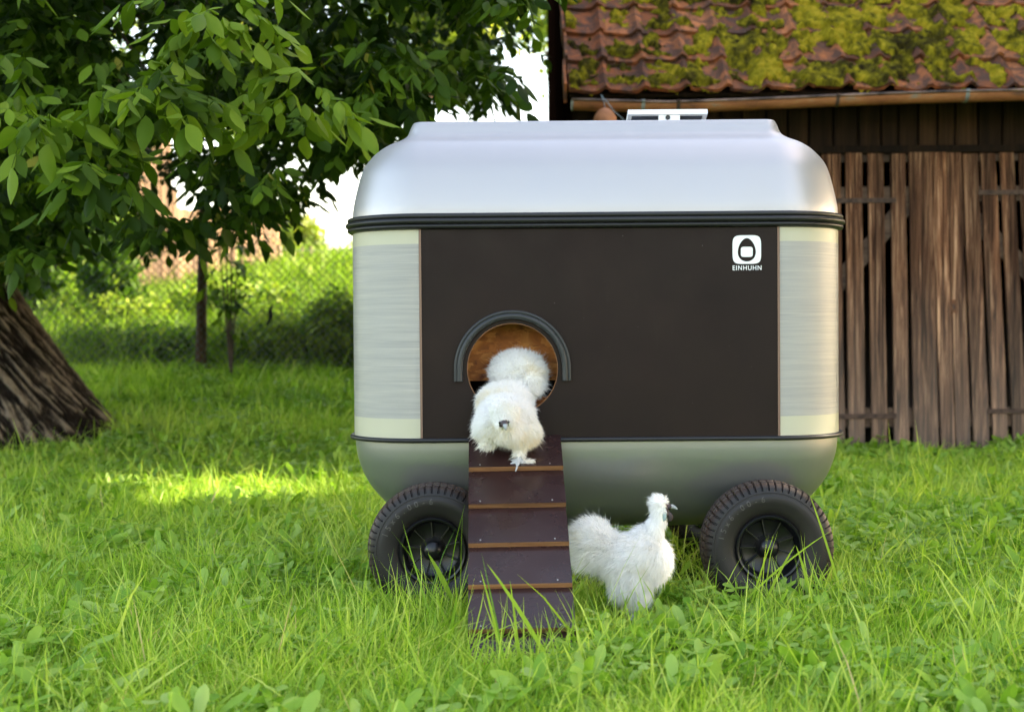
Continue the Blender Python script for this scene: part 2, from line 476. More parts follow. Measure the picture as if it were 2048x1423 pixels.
def build_grass():
    parts = []
    def region(y0, y1, dens, hgt, wid, xl=None, xr=None, tall=0.05, tint=0.45, tintv=0.24, hv=0.45):
        A = 0
        xm = 0.40 * y1 + 0.6
        xa = -xm if xl is None else xl; xb = xm if xr is None else xr
        N = int(dens * (xb - xa) * (y1 - y0))
        x = rng.uniform(xa, xb, N); y = rng.uniform(y0, y1, N)
        k = (np.abs(x) < 0.40 * y + 0.6)
        # nothing grows inside the barn, and little right behind and beneath the coop
        k &= ~((x > 0.35) & (y > 9.66))
        under = (np.abs(x - CX) < HX - 0.12) & (np.abs(y - (CY + 0.1)) < HY - 0.05)
        k &= ~(under & (rng.random(N) < 0.8))
        k &= ~((np.abs(x - CX) < 0.7) & (y > 5.9) & (y < 8.5) & (rng.random(N) < 0.5))
        for wx in WHX: k &= ~((np.abs(x - wx) < 0.12) & (y > 4.285) & (y < 4.47))
        x, y = x[k], y[k]; N = len(x)
        pp = np.stack([x, y, 0 * x], -1)
        clump = fbm(pp, 6.0, 3, 5); big = fbm(pp, 1.3, 3, 9)
        Ln = hgt * (1 - .55 * sstep(8.0, 9.3, y) * sstep(-.5, .6, x)) * (1 + .30 * np.exp(-((y - 4.0) / .38) ** 2)) * (0.45 + 1.1 * clump ** 1.5 * 1.4) * (1 - hv + 2 * hv * rng.random(N)) * (0.7 + 0.6 * big)
        tl = rng.random(N) < tall * (0.3 + 1.6 * big)
        Ln = np.where(tl, Ln * rng.uniform(1.5, 2.3, N), Ln)
        # trampled turf around the walking hen
        near = np.exp(-(((x - BIRD.x - 0.03) / 0.20) ** 2 + ((y - BIRD.y + 0.16) / 0.26) ** 2))
        Ln *= 1 - 0.80 * near
        Ln *= np.where(np.abs(x - CX) < HX, 1 - 0.35 * np.exp(-((y - 4.75) / 0.3) ** 2), 1)
        # the ramp lies on the grass: keep blades below it
        rx = (x > -0.155) & (x < 0.185) & (y > 3.66) & (y < 4.40)
        Ln = np.where(rx, np.minimum(Ln, 0.02 + 0.60 * (y - 3.62)), Ln)
        base = np.stack([x, y, gz(x, y) - 0.006], -1)
        az = rng.uniform(0, 2 * np.pi, N)
        lean = rng.normal(0, 0.42, (N, 2)); lean += (np.stack([vnoise(pp, 6, 21), vnoise(pp, 6, 22)], -1) - 0.5) * 0.9
        d = nrm(np.stack([lean[:, 0], lean[:, 1], np.ones(N)], -1))
        ba = az + rng.normal(0, .5, N)
        bs = np.abs(rng.normal(0.34, 0.36, N))
        bend = np.stack([np.cos(ba) * bs, np.sin(ba) * bs, -bs * 0.55], -1)
        side = nrm(np.cross(d, np.stack([np.cos(az), np.sin(az), 0.1 * np.ones(N)], -1)))
        W = wid * rng.uniform(0.45, 1.3, N) * 0.5 * np.where(rng.random(N) < .06, 2.2, 1)
        T = np.clip(tint + (big - 0.5) * 0.8 + rng.normal(0, tintv, N), 0, 0.93)
        T = np.where(rng.random(N) < 0.02, rng.uniform(0.94, 1, N), T)
        parts.append(strips(base, d, bend, side, Ln, W, BLADE, 2, tint=T))
    region(2.3, 5.2, 13500, 0.088, 0.0039, tall=0.07, tint=0.58, tintv=.32)
    region(5.2, 9.7, 5800, 0.10, 0.0056, tall=0.06, tint=0.60)
    region(9.3, 12.8, 3000, 0.09, 0.009, xl=-6.0, xr=0.0, tall=0.05, tint=0.45)
    # single long stems round the wheels, the ramp foot and scattered over the lawn
    spots = [(WHX[0] - .1, 4.22, .17, .06, 34, .17), (WHX[1], 4.20, .20, .06, 46, .19), (.02, 3.52, .17, .08, 80, .20), (-.25, 3.9, .12, .1, 22, .2), (.95, 4.2, .05, .05, 14, .26),
             (-1.7, 6.4, .7, .3, 90, .2), (-1.0, 6.2, .3, .3, 60, .22), (1.3, 4.6, .3, .4, 40, .2), (-.6, 4.6, .2, .4, 40, .2)]
    bx, by, bl_ = [], [], []
    for cx, cy, sx, sy, k, l_ in spots:
        bx.append(rng.normal(cx, sx, k)); by.append(rng.normal(cy, sy, k)); bl_.append(l_ * rng.uniform(.6, 1.25, k))
    x = np.concatenate(bx); y = np.concatenate(by); l_ = np.concatenate(bl_); n = len(x)
    d = nrm(np.stack([rng.normal(0, .30, n), rng.normal(0, .2, n), np.ones(n)], -1)); az = rng.uniform(0, 6.28, n)
    bs = np.abs(rng.normal(.2, .3, n)); bend = np.stack([np.cos(az) * bs, np.sin(az) * bs * .6, -bs * .6], -1)
    side = nrm(np.cross(d, np.stack([np.cos(az) * .3, np.ones(n), 0 * az], -1)))
    parts.append(strips(np.stack([x, y, gz(x, y)], -1), d, bend, side, l_, rng.uniform(.0012, .0026, n), [(0, .9), (.25, 1), (.5, .9), (.75, .6), (1, .05)], 2, tint=rng.uniform(.3, .9, n)))
    # broad leaning blades over the ramp foot and in front of the hubs
    for (bx0, by0, tx, ty_, Yb, w_) in ((1105, 1335, 974, 1127, 3.46, .0052), (1008, 1330, 961, 1140, 3.48, .0034), (1040, 1330, 1020, 1160, 3.48, .003), (905, 1200, 856, 1106, 4.12, .0075),
                                        (1530, 1205, 1590, 1090, 4.14, .004), (1625, 1200, 1592, 1090, 4.14, .0045), (1505, 1200, 1548, 1068, 4.14, .0026), (1680, 1180, 1618, 985, 4.2, .0034), (1480, 1210, 1660, 1062, 4.12, .003)):
        a_, b_ = np.array(P(bx0, by0, Yb)), np.array(P(tx, ty_, Yb - .02)); dv = b_ - a_; ll = np.linalg.norm(dv); dv = dv / ll
        up = np.array([0, 0, .16]); sd = np.cross(dv, [0, 1.0, 0]); sd /= np.linalg.norm(sd)
        parts.append(strips(a_[None], (dv + up)[None], -up[None], sd[None], np.array([ll]), np.array([w_]), [(0, .7), (.2, 1), (.4, 1), (.6, .85), (.8, .55), (.93, .28), (1, .04)], 2, tint=np.array([.55])))
    V, Fc, T = merge(parts)
    tag(link('grass', mesh_np('grass', V, Fc, GRASS, True, {'tint': T})), 'long bright green meadow grass covering the lawn', 'grass', kind='stuff')
    parts.clear()
    region(12.6, 19, 900, 0.22, 0.016, xl=-8.5, xr=0.3, tall=0.10, tint=0.45)
    region(19, 34, 120, 0.30, 0.04, xl=-13, xr=1.0, tall=0.05, tint=0.6)
    V, Fc, T = merge(parts)
    FIELD = foliage('field_grass_blades', [(0.0, (0.07, 0.14, 0.012)), (0.5, (0.13, 0.23, 0.02)), (1.0, (0.24, 0.33, 0.05))], 0.4, 0.6, .15)  # darker blade colours stand in for partial shade on the slope
    tag(link('field_grass', mesh_np('field_grass', V, Fc, FIELD, True, {'tint': T})), 'rough uncut grass on the slope behind the wire fence', 'grass', kind='stuff')
build_grass()

def build_weeds():
    parts = []
    def scatter(y0, y1, dens, size, xl=None, xr=None):
        xm = 0.40 * y1 + 0.5; xa = -xm if xl is None else xl; xb = xm if xr is None else xr
        N = int(dens * (xb - xa) * (y1 - y0))
        x = rng.uniform(xa, xb, N); y = rng.uniform(y0, y1, N)
        k = (np.abs(x) < 0.40 * y + 0.5) & ~((x > 0.35) & (y > 9.6))
        k &= ~((np.abs(x - CX) < HX - 0.1) & (np.abs(y - 5.1) < HY - 0.15))
        k &= ~((x > -0.17) & (x < 0.20) & (y > 3.62) & (y < 4.45))
        for wx in WHX: k &= ~((np.abs(x - wx) < 0.16) & (y > 4.25) & (y < 4.5))
        pp = np.stack([x, y, 0 * x], -1)
        k &= rng.random(N) < sstep(0.38, 0.6, fbm(pp, 2.6, 3, 31)) * 1.2
        x, y = x[k], y[k]
        # rosettes: every plant has several broad leaves
        M = 5
        px = np.repeat(x, M); py = np.repeat(y, M); n = len(px)
        px = px + rng.normal(0, size * 0.25, n); py = py + rng.normal(0, size * 0.25, n)
        az = rng.uniform(0, 2 * np.pi, n); el = rng.uniform(0.35, 1.3, n)
        d = np.stack([np.cos(az) * np.cos(el), np.sin(az) * np.cos(el), np.sin(el)], -1)
        side = nrm(np.cross(d, np.array([0, 0, 1.0])) + 0.35 * rng.normal(size=(n, 3)))
        side = nrm(side - d * np.sum(side * d, -1, keepdims=True))
        bs = rng.uniform(0.05, 0.5, n)
        bend = np.stack([np.cos(az) * bs, np.sin(az) * bs, -bs], -1)
        L_ = size * rng.uniform(0.5, 1.3, n)
        near = np.exp(-(((px - BIRD.x) / 0.20) ** 2 + ((py - BIRD.y + .1) / 0.16) ** 2)); L_ = L_ * (1 - 0.6 * near)
        base = np.stack([px, py, gz(px, py) + rng.uniform(0, size * 0.25, n)], -1)
        T = np.clip(rng.normal(0.55, 0.25, n), 0, 1)
        r = rng.random(n)
        a = r < 0.80
        spat = [(0, .12), (.3, .22), (.55, .75), (.78, 1.0), (.93, .7), (1, .12)]
        parts.append(strips(base[a], d[a], bend[a], side[a], L_[a], L_[a] * 0.11, spat, 3, 0.35, T[a]))
        b_ = ~a     # three-lobed clover and buttercup leaves on a stalk
        st = L_[b_] * 0.8
        parts.append(strips(base[b_], d[b_], bend[b_] * 0.3, side[b_], st, 0.0016, [(0, 1), (1, 1)], 2, tint=T[b_]))
        tip = base[b_] + d[b_] * st[:, None] + bend[b_] * 0.3 * st[:, None]
        az2 = rng.uniform(0, 2 * np.pi, b_.sum())
        for j in range(3):
            aa = az2 + j * 2.094 + rng.normal(0, .15, len(az2))
            dd = nrm(np.stack([np.cos(aa), np.sin(aa), rng.uniform(-0.1, .6, len(aa))], -1))
            ss = nrm(np.cross(dd, np.array([0, 0, 1.0])))
            parts.append(strips(tip, dd, 0.1 * np.stack([0 * aa, 0 * aa, -np.ones(len(aa))], -1), ss, L_[b_] * 0.30, L_[b_] * 0.12,
                                [(0, .1), (.35, .7), (.7, 1.0), (.92, .75), (1, .35)], 3, 0.25, T[b_]))
    scatter(2.4, 5.2, 430, 0.115)
    scatter(5.2, 9.6, 260, 0.12)
    scatter(9.3, 12.6, 60, 0.10, -6, 0)
    V, Fc, T = merge(parts)
    tag(link('broadleaf_weeds', mesh_np('broadleaf_weeds', V, Fc, WEED, True, {'tint': T})), 'dandelion, clover and buttercup leaves growing through the lawn', 'weeds', kind='stuff')
build_weeds()

# ------------------------------------------------------------------ chicken coop
def rrect(hx, hy, r, nc=14, ns=6):
    """points and outward normals of a rounded rectangle, counter-clockwise, fixed count"""
    pts, nr = [], []
    r = max(r, 0.004)
    for q, (sx, sy) in enumerate(((1, 1), (-1, 1), (-1, -1), (1, -1))):
        cx, cy = sx * (hx - r), sy * (hy - r)
        for i in range(nc + 1):
            a = math.pi / 2 * q + math.pi / 2 * i / nc
            pts.append((cx + r * math.cos(a), cy + r * math.sin(a)))
    return np.array(pts)

def catmull(pts, k=6):
    pts = np.array(pts, float); P0 = np.vstack([2 * pts[0] - pts[1], pts, 2 * pts[-1] - pts[-2]]); out = []
    for i in range(1, len(P0) - 2):
        for j in range(k):
            t = j / k
            out.append(0.5 * ((2 * P0[i]) + (-P0[i - 1] + P0[i + 1]) * t + (2 * P0[i - 1] - 5 * P0[i] + 4 * P0[i + 1] - P0[i + 2]) * t * t + (-P0[i - 1] + 3 * P0[i] - 3 * P0[i + 1] + P0[i + 2]) * t ** 3))
    out.append(pts[-1]); return np.array(out)

def sweep(name, prof, mt, parent, closed=False, cap_top=False, nc=16):
    """prof: (inset, z) list swept round the coop plan"""
    V = []; ring = None
    for ins, z in prof:
        q = rrect(HX - ins, HY - ins, RC - ins, nc); ring = len(q)
        V.append(np.c_[q[:, 0] + CX, q[:, 1] + CY, np.full(ring, z)])
    V = np.concatenate(V); K = len(prof); Fc = []
    for i in range(K if closed else K - 1):
        for j in range(ring):
            a, b_ = i * ring + j, i * ring + (j + 1) % ring
            c, d = ((i + 1) % K) * ring + (j + 1) % ring, ((i + 1) % K) * ring + j
            Fc.append((a, b_, c, d))
    if cap_top: Fc.append(tuple((K - 1) * ring + j for j in range(ring)))
    me = mesh_np(name, V, Fc, mt)
    me.set_sharp_from_angle(angle=R(50))
    return link(name, me, parent)

ZL, ZU0, ZU1 = 0.532, 1.193, 1.242     # lower rim, upper band
coop = thing('chicken_coop', 'large rounded mobile chicken coop with silver lid and tub, dark front and four black wheels', 'chicken coop', (CX, CY, 0))
lid = catmull([(0.000, ZU1 - .01), (0.003, ZU1 + .03), (0.016, ZU1 + .092), (0.037, ZU1 + .158), (0.071, ZU1 + .203), (0.112, ZU1 + .234), (0.158, ZU1 + .254), (0.182, ZU1 + .270), (0.194, ZU1 + .296), (0.203, ZU1 + .311), (0.214, ZU1 + .315)], 6)
lid = [tuple(p) for p in lid] + [(0.222, ZU1 + .3155)]
sweep('lid', lid, M_SILVER, coop, cap_top=True)
tub = catmull([(0.004, ZL), (0.006, ZL - .04), (0.014, ZL - .08), (0.036, ZL - .135), (0.068, ZL - .182), (0.125, ZL - .240), (0.20, ZL - .285), (0.29, ZL - .312), (0.36, ZL - .318)], 6)
sweep('tub', [tuple(p) for p in tub] + [(0.40, ZL - .3185)], M_TUB, coop, cap_top=True)
# rubber band with three ridges
band = []
for k, (zc, rr, out) in enumerate(((ZU0 + .008, .009, .012), (ZU0 + .024, .010, .017), (ZU0 + .040, .009, .012))):
    for j in range(7):
        a = -math.pi / 2 + math.pi * j / 6
        band.append((-(out + rr * math.cos(a)) + .004, zc + rr * 0.92 * math.sin(a)))
band += [(0.006, ZU1 + .001), (0.006, ZU0 - .004)]
sweep('upper_rim', band, M_RUB, coop, closed=True)
lr = [(-(0.006 + .0085 * math.cos(a)), ZL + .0075 * math.sin(a)) for a in np.linspace(0, 2 * math.pi, 12, endpoint=False)]
sweep('lower_rim', lr, M_RUB, coop, closed=True)
sweep('rim_flange', [(0.010, ZL + .004), (-0.004, ZL + .004), (-0.004, ZL - .004), (0.010, ZL - .004)], M_SILVER, coop, closed=True)

# front panel with the round pop-hole
FY = CY - HY
SX0, SX1 = CX - HX + RC, CX + HX - RC
hole_c = P(1025, 737, FY); HR = 0.141
def panel_with_hole():
    n = 96; z0, z1 = ZL + .002, ZU0 + .002
    ang = np.linspace(0, 2 * math.pi, n, endpoint=False)
    cx, cz = hole_c.x, hole_c.z
    circ = np.c_[cx + HR * np.cos(ang), cz + HR * np.sin(ang)]
    rect = []
    for a in ang:
        c, s = math.cos(a), math.sin(a)
        ts = []
        if c > 1e-9: ts.append((SX1 - cx) / c)
        if c < -1e-9: ts.append((SX0 - cx) / c)
        if s > 1e-9: ts.append((z1 - cz) / s)
        if s < -1e-9: ts.append((z0 - cz) / s)
        t = min(ts); rect.append((cx + c * t, cz + s * t))
    rect = np.array(rect)
    for X, Z in ((SX0, z0), (SX0, z1), (SX1, z0), (SX1, z1)):
        i = np.argmin((rect[:, 0] - X) ** 2 + (rect[:, 1] - Z) ** 2); rect[i] = (X, Z)
    V = []
    for y in (FY, FY + .012):
        for q in (circ, rect): V += [(p[0], y, p[1]) for p in q]
    Fc, M = [], []
    for j in range(n):
        k = (j + 1) % n
        Fc.append((j, k, n + k, n + j)); M.append(0)
        Fc.append((2 * n + k, 2 * n + j, 3 * n + j, 3 * n + k)); M.append(0)
        Fc.append((j, 2 * n + j, 2 * n + k, k)); M.append(1)
        Fc.append((n + j, n + k, 3 * n + k, 3 * n + j)); M.append(1)
    me = mesh_np('front_panel', V, Fc, smooth=False, mats=[M_PLY, M_EDGE], midx=M)
    return link('front_panel', me, coop)
panel = panel_with_hole()
# thin cut edge round the hole
rb = MB()
a = np.linspace(0, 2 * np.pi, 73)
rb.tube(np.c_[hole_c.x + (HR + .0005) * np.cos(a), np.full(73, FY - .0012), hole_c.z + (HR + .0005) * np.sin(a)], .0014, 6, cap=False)
rb.build('hole_edge', M_EDGE, coop, smooth=True)
# corner panels of ribbed polycarbonate
for name, sx, sy in (('a', -1, -1), ('b', 1, -1), ('c', -1, 1), ('d', 1, 1)):
    ccx, ccy = CX + sx * (HX - RC), CY + sy * (HY - RC)
    V, Fc = [], []; n = 28; zs = np.linspace(ZL + .002, ZU0 + .002, 2)
    base_a = {(1, 1): 0, (-1, 1): 90, (-1, -1): 180, (1, -1): 270}[(sx, sy)]
    for rr in (RC, RC - .006):
        for z in zs:
            for i in range(n + 1):
                t = R(base_a + 90 * i / n)
                V.append((ccx + rr * math.cos(t), ccy + rr * math.sin(t), z))
    m_ = n + 1
    for i in range(n):
        Fc.append((i, i + 1, m_ + i + 1, m_ + i)); Fc.append((2 * m_ + i + 1, 2 * m_ + i, 3 * m_ + i, 3 * m_ + i + 1))
    link('corner_panel', mesh_np('corner_panel', V, Fc, M_POLY), coop)
# seams, side and back panels
for X in (SX0, SX1):
    tr = MB(); tr.box(X - .0035, X + .0035, FY - .003, FY + .014, ZL + .006, ZU0 - .002, 0)
    tr.build('panel_trim', M_TRIM, coop)
for X in (CX - HX, CX + HX - .012):
    s = MB(); s.box(X, X + .012, CY - HY + RC, CY + HY - RC, ZL + .002, ZU0 + .002); s.build('side_panel', M_PLY, coop)
s = MB(); s.box(SX0, SX1, CY + HY - .012, CY + HY, ZL + .002, ZU0 + .002); s.build('back_panel', M_PLY, coop)
# interior: floor and OSB partition
s = MB(); s.box(CX - HX + .10, CX + HX - .10, FY + .09, CY + HY - .09, ZL + .006, ZL + .018); s.box(CX - HX + RC, CX + HX - RC, FY + .014, FY + .088, ZL + .006, ZL + .018); s.build('floor_board', M_OSB, coop)
s = MB(); s.box(-0.30, 0.32, 4.60, 4.614, 0.71, 1.18); s.build('partition', M_OSB, coop)
s = MB(); s.box(0.07, 0.13, 4.50, 4.56, ZL + .017, 0.66, bevel=.003); s.build('perch_post', M_OSB, coop)

# arch-shaped rubber rain seal
def arch():
    cx, cz = hole_c.x, hole_c.z; ro, ri = 0.183, 0.154
    path = [(-1, -0.038)] + [(-math.cos(t), math.sin(t)) for t in np.linspace(0, math.pi, 49)] + [(1, -0.038)]
    mid = (ro + ri) / 2
    pts = []
    for i, (c, s_) in enumerate(path):
        if i in (0, len(path) - 1): pts.append((cx + c * mid, cz - 0.038, c, 0))
        else: pts.append((cx + c * mid, cz + s_ * mid, c, s_))
    # section in (radial, outward)
    sec = [(-.0135, 0), (-.0135, .010), (-.010, .0165), (-.003, .019), (.003, .0155), (.005, .011), (.0075, .013), (.012, .013), (.0145, .010), (.0145, 0)]
    V, Fc = [], []
    for x, z, c, s_ in pts:
        for u, o in sec: V.append((x + c * u, FY - o - .0005, z + s_ * u))
    k = len(sec)
    for i in range(len(pts) - 1):
        for j in range(k - 1): Fc.append((i * k + j, i * k + j + 1, (i + 1) * k + j + 1, (i + 1) * k + j))
    Fc += [tuple(range(k)), tuple((len(pts) - 1) * k + j for j in range(k))[::-1]]
    me = mesh_np('arch_seal', V, Fc, M_SEAL); me.set_sharp_from_angle(angle=R(55))
    link('arch_seal', me, coop)
arch()

# logo: white rounded square with an egg shaped opening and a rounded block inside
def logo():
    pc = P(1493.5, 499, FY); S = FY / F
    n = 96
    ang = np.linspace(0, 2 * math.pi, n, endpoint=False)
    def rsq(hx, hz, r):
        out = []
        for a in ang:
            c, s = math.cos(a), math.sin(a)
            p = 5.0
            t = 1 / ((abs(c) ** p + abs(s) ** p) ** (1 / p)); out.append((c * t * hx, s * t * hz))
        return np.array(out)
    sq = rsq(28.5 * S, 28.5 * S, 0)
    egg = np.array([(math.cos(a) * 17.6 * S * (1 - 0.20 * math.sin(a)), math.sin(a) * 23.2 * S - 0.5 * S + 0) for a in ang])
    V = [(pc.x + p[0], FY - .0012, pc.z + p[1]) for p in sq] + [(pc.x + p[0], FY - .0012, pc.z + p[1]) for p in egg]
    Fc = [(j, (j + 1) % n, n + (j + 1) % n, n + j) for j in range(n)]
    inn = rsq(12 * S, 10.2 * S, 0); o = len(V)
    V += [(pc.x + p[0], FY - .0012, pc.z + p[1] - 4.6 * S) for p in inn]; Fc.append(tuple(range(o, o + n)))
    link('logo', mesh_np('logo', V, Fc, M_WHITE, smooth=False), panel)
def text_mesh(body, size, offset=0.0, ext=0.0):
    cu = bpy.data.curves.new('txt', 'FONT'); cu.body = body; cu.size = size; cu.offset = offset; cu.extrude = ext
    cu.space_character = 1.18; cu.align_x = 'CENTER'
    o = bpy.data.objects.new('txt', cu); COL.objects.link(o)
    dg = bpy.context.evaluated_depsgraph_get()
    me = bpy.data.meshes.new_from_object(o.evaluated_get(dg)); bpy.data.objects.remove(o); return me
logo()
def lettering():
    me = text_mesh('EINHUHN', 0.0195, 0.0002); me.name = 'lettering'
    co = np.array([v.co[:] for v in me.vertices]); S = FY / F
    wd = co[:, 0].max() - co[:, 0].min(); hg = co[:, 1].max() - co[:, 1].min()
    pc = P(1494, 535.5, FY)
    x = (co[:, 0] - co[:, 0].min()) / wd - .5; z = (co[:, 1] - co[:, 1].min()) / hg - .5
    V = np.c_[pc.x + x * 57.5 * S, np.full(len(co), FY - .0012), pc.z + z * 9.6 * S]
    me.vertices.foreach_set('co', V.ravel()); me.materials.clear(); me.materials.append(M_WHITE); me.update()
    link('lettering', me, panel)
lettering()

# wheels
def wheel_meshes():
    # tyre: section (y across, radius), axle along local Y; outer face at -y
    hw = 0.072
    sec = catmull([(-.050, .096), (-.056, .100), (-.066, .112), (-hw - .002, .135), (-hw - .003, .150), (-hw, .160), (-hw + .0005, .1625), (-hw + .003, .170), (-hw + .008, .1805), (-hw + .016, .188), (-hw + .028, .1925), (-.020, .1950), (0, .196)], 5)
    sec = np.vstack([sec, sec[::-1][1:] * [-1, 1]])
    NA = 504; lugs = 56
    a = np.linspace(0, 2 * np.pi, NA, endpoint=False)
    y = sec[:, 0][:, None] + 0 * a[None]; r = sec[:, 1][:, None] + 0 * a[None]
    A = a[None] + 0 * y
    ph = (A / (2 * np.pi) * lugs)
    sh = sstep(.168, .176, r) * sstep(.196, .190, r) * (np.abs(y) > .045)
    g1 = ((ph % 1) < 0.20)
    yy = np.abs(y)
    row = np.where(yy > .040, 0, np.where(yy > .016, 1, 2))
    off = np.where(row == 1, .5, np.where(row == 2, .0, .0)) + 0.25 * (y > 0)
    g2 = (((ph + off + 2.0 * yy * 10) % 1) < 0.22)
    circ = (np.abs(yy - .041) < .0035) | (np.abs(yy - .015) < .0035)
    tread = (r > .1915)
    dep = np.where(tread & (g2 | circ), .0105, 0) + np.where(~tread & (sh > 0.3) & g1, .0060, 0)
    r2 = r - dep * np.where(tread, 1, .55); y2 = y - np.sign(y) * np.where(~tread, dep * .9, 0)
    # moulded line on the sidewall
    ln = (np.abs(r - .1625) < .0012); y2 = y2 + np.sign(y) * np.where(ln, -.0012, 0)
    V = np.stack([r2 * np.cos(A), y2, r2 * np.sin(A)], -1).reshape(-1, 3)
    K = len(sec); i = np.arange(K - 1)[:, None] * NA; j = np.arange(NA)[None]; jn = (j + 1) % NA
    Fc = np.stack([i + j, i + jn, i + NA + jn, i + NA + j], -1).reshape(-1, 4)
    ty = mesh_np('tyre', V, Fc, M_TYRE); ty.set_sharp_from_angle(angle=R(38))
    # rim
    def lathe(mb, sec, n=72):
        aa = np.linspace(0, 2 * np.pi, n, endpoint=False); k = len(sec)
        V = np.array([(r_ * math.cos(t), y_, r_ * math.sin(t)) for (y_, r_) in sec for t in aa])
        Fc = [(i * n + j, i * n + (j + 1) % n, (i + 1) * n + (j + 1) % n, (i + 1) * n + j) for i in range(k - 1) for j in range(n)]
        mb.add(V, Fc)
    mb = MB()
    lathe(mb, [(-.052, .100), (-.062, .099), (-.066, .095), (-.064, .090), (-.056, .087), (-.040, .083), (-.018, .080), (-.012, .072), (-.010, .030)])
    lathe(mb, [(.052, .100), (.062, .099), (.066, .095), (.060, .089), (.030, .083), (.010, .078), (-.008, .06), (-.006, .02)])
    for k in range(9):
        t = k * 2 * math.pi / 9 + .25; rot = Matrix.Rotation(-t, 3, 'Y')
        mb.box(.028, .082, -.028, -.008, -.0018, .0018, rot=rot, about=(0, 0, 0))
    rim = mesh_np('rim', np.concatenate(mb.V), mb.F, M_BLACK); rim.set_sharp_from_angle(angle=R(40))
    hb = MB(); lathe(hb, [(-.008, .036), (-.030, .034), (-.040, .032), (-.052, .030), (-.060, .026), (-.066, .018), (-.069, .009), (-.070, .0005)])
    hub = mesh_np('hub_cap', np.concatenate(hb.V), hb.F, M_BLACK); hub.set_sharp_from_angle(angle=R(40))
    # moulded lettering, letter by letter round the sidewall
    V, Fc, n = [], [], 0
    txt = '15x6.00-6'
    for k, ch in enumerate(txt):
        me = text_mesh(ch, 0.024, 0.0002)
        co = np.array([v.co[:] for v in me.vertices]);
        if not len(co): continue
        t = R(160 - 8.6 * k); rr = .139
        c, s = math.cos(t), math.sin(t)
        X = rr * c + co[:, 0] * s + co[:, 1] * c; Z = rr * s - co[:, 0] * c + co[:, 1] * s
        rad = np.hypot(X, Z)
        yv = np.interp(rad, [.112, .135, .150, .160], [-.0665, -.0745, -.0752, -.0725]) - .0011
        V += list(np.c_[X, yv, Z]); Fc += [tuple(i + n for i in p.vertices) for p in me.polygons]; n = len(V)
    let = mesh_np('moulded_size_marking', V, Fc, simple('relief_highlight', (.055, .05, .046), .5), smooth=False)  # highlight on the raised letters painted as a lighter rubber colour
    return ty, rim, hub, let
TY, RIM, HUB, LET = wheel_meshes()
for k, (wx, wy, sgn) in enumerate(((WHX[0], 4.305 + .072, 1), (WHX[1], 4.305 + .072, 1), (WHX[0], 5.53, -1), (WHX[1], 5.53, -1))):
    wh = bpy.data.objects.new('wheel', None); COL.objects.link(wh); wh.parent = coop
    wh.location = (wx - CX, wy - CY, WHZ); wh.rotation_euler = (0, [0, -0.12, .4, 1.0][k], 0 if sgn > 0 else math.pi)
    wh.scale = (1.05, 1, 1.05)
    for nm, me in (('tyre', TY), ('rim', RIM), ('hub_cap', HUB), ('size_marking', LET)):
        o = bpy.data.objects.new(nm, me); COL.objects.link(o); o.parent = wh
for wx in WHX:
    ax = MB(); ax.tube([(wx, 4.36, WHZ), (wx, 5.5, WHZ)], .012, 12); axo = ax.build('axle', M_STEEL, coop, angle=40)
    ax = MB(); ax.box(wx - .02, wx + .02, 4.52, 5.40, WHZ + .0125, WHZ + .05); ax.build('axle_beam', M_STEEL, coop)

# ------------------------------------------------------------------ solar panel on the lid
def solar():
    top = ZU1 + .3155
    t = thing('solar_panel', 'small white framed solar panel standing tilted on top of the coop lid', 'solar panel', (0.52, 4.85, top))
    zf = P(1335, 219, 4.76).z; x0, x1 = P(1256, 230, 4.76).x, P(1415, 230, 4.76).x
    f = MB(); rot = Matrix.Rotation(R(-17), 3, 'X'); ab = ((x0 + x1) / 2, 4.76, zf)
    D = .19; h = .017
    f.box(x0, x1, 4.76, 4.775, zf - h, zf, rot=rot, about=ab)
    f.box(x0, x1, 4.76 + D - .015, 4.76 + D, zf - h, zf, rot=rot, about=ab)
    f.box(x0, x0 + .014, 4.775, 4.76 + D - .015, zf - h, zf - .0005, rot=rot, about=ab)
    f.box(x1 - .014, x1, 4.775, 4.76 + D - .015, zf - h, zf - .0005, rot=rot, about=ab)
    f.build('frame', M_WHITE, t)
    g = MB(); g.box(x0 + .014, x1 - .014, 4.775, 4.76 + D - .015, zf - .010, zf - .004, rot=rot, about=ab)
    g.build('cell_sheet', simple('solar_cells', (0.12, 0.13, 0.16), 0.3), t)
    xm = P(1336, 235, 4.80).x
    b = MB(); b.box(xm - .036, xm + .036, 4.762, 4.774, top, zf - h - .0005, bevel=.001)
    b.box(xm - .036, xm + .036, 4.774, 4.92, top, top + .004)
    b.build('bracket', M_WHITE, t)
    k = MB(); k.tube([(xm - .005, 4.758, zf - h - .010), (xm - .005, 4.763, zf - h - .010)], .008, 16); k.build('screw', M_STEEL, t, angle=40)
solar()

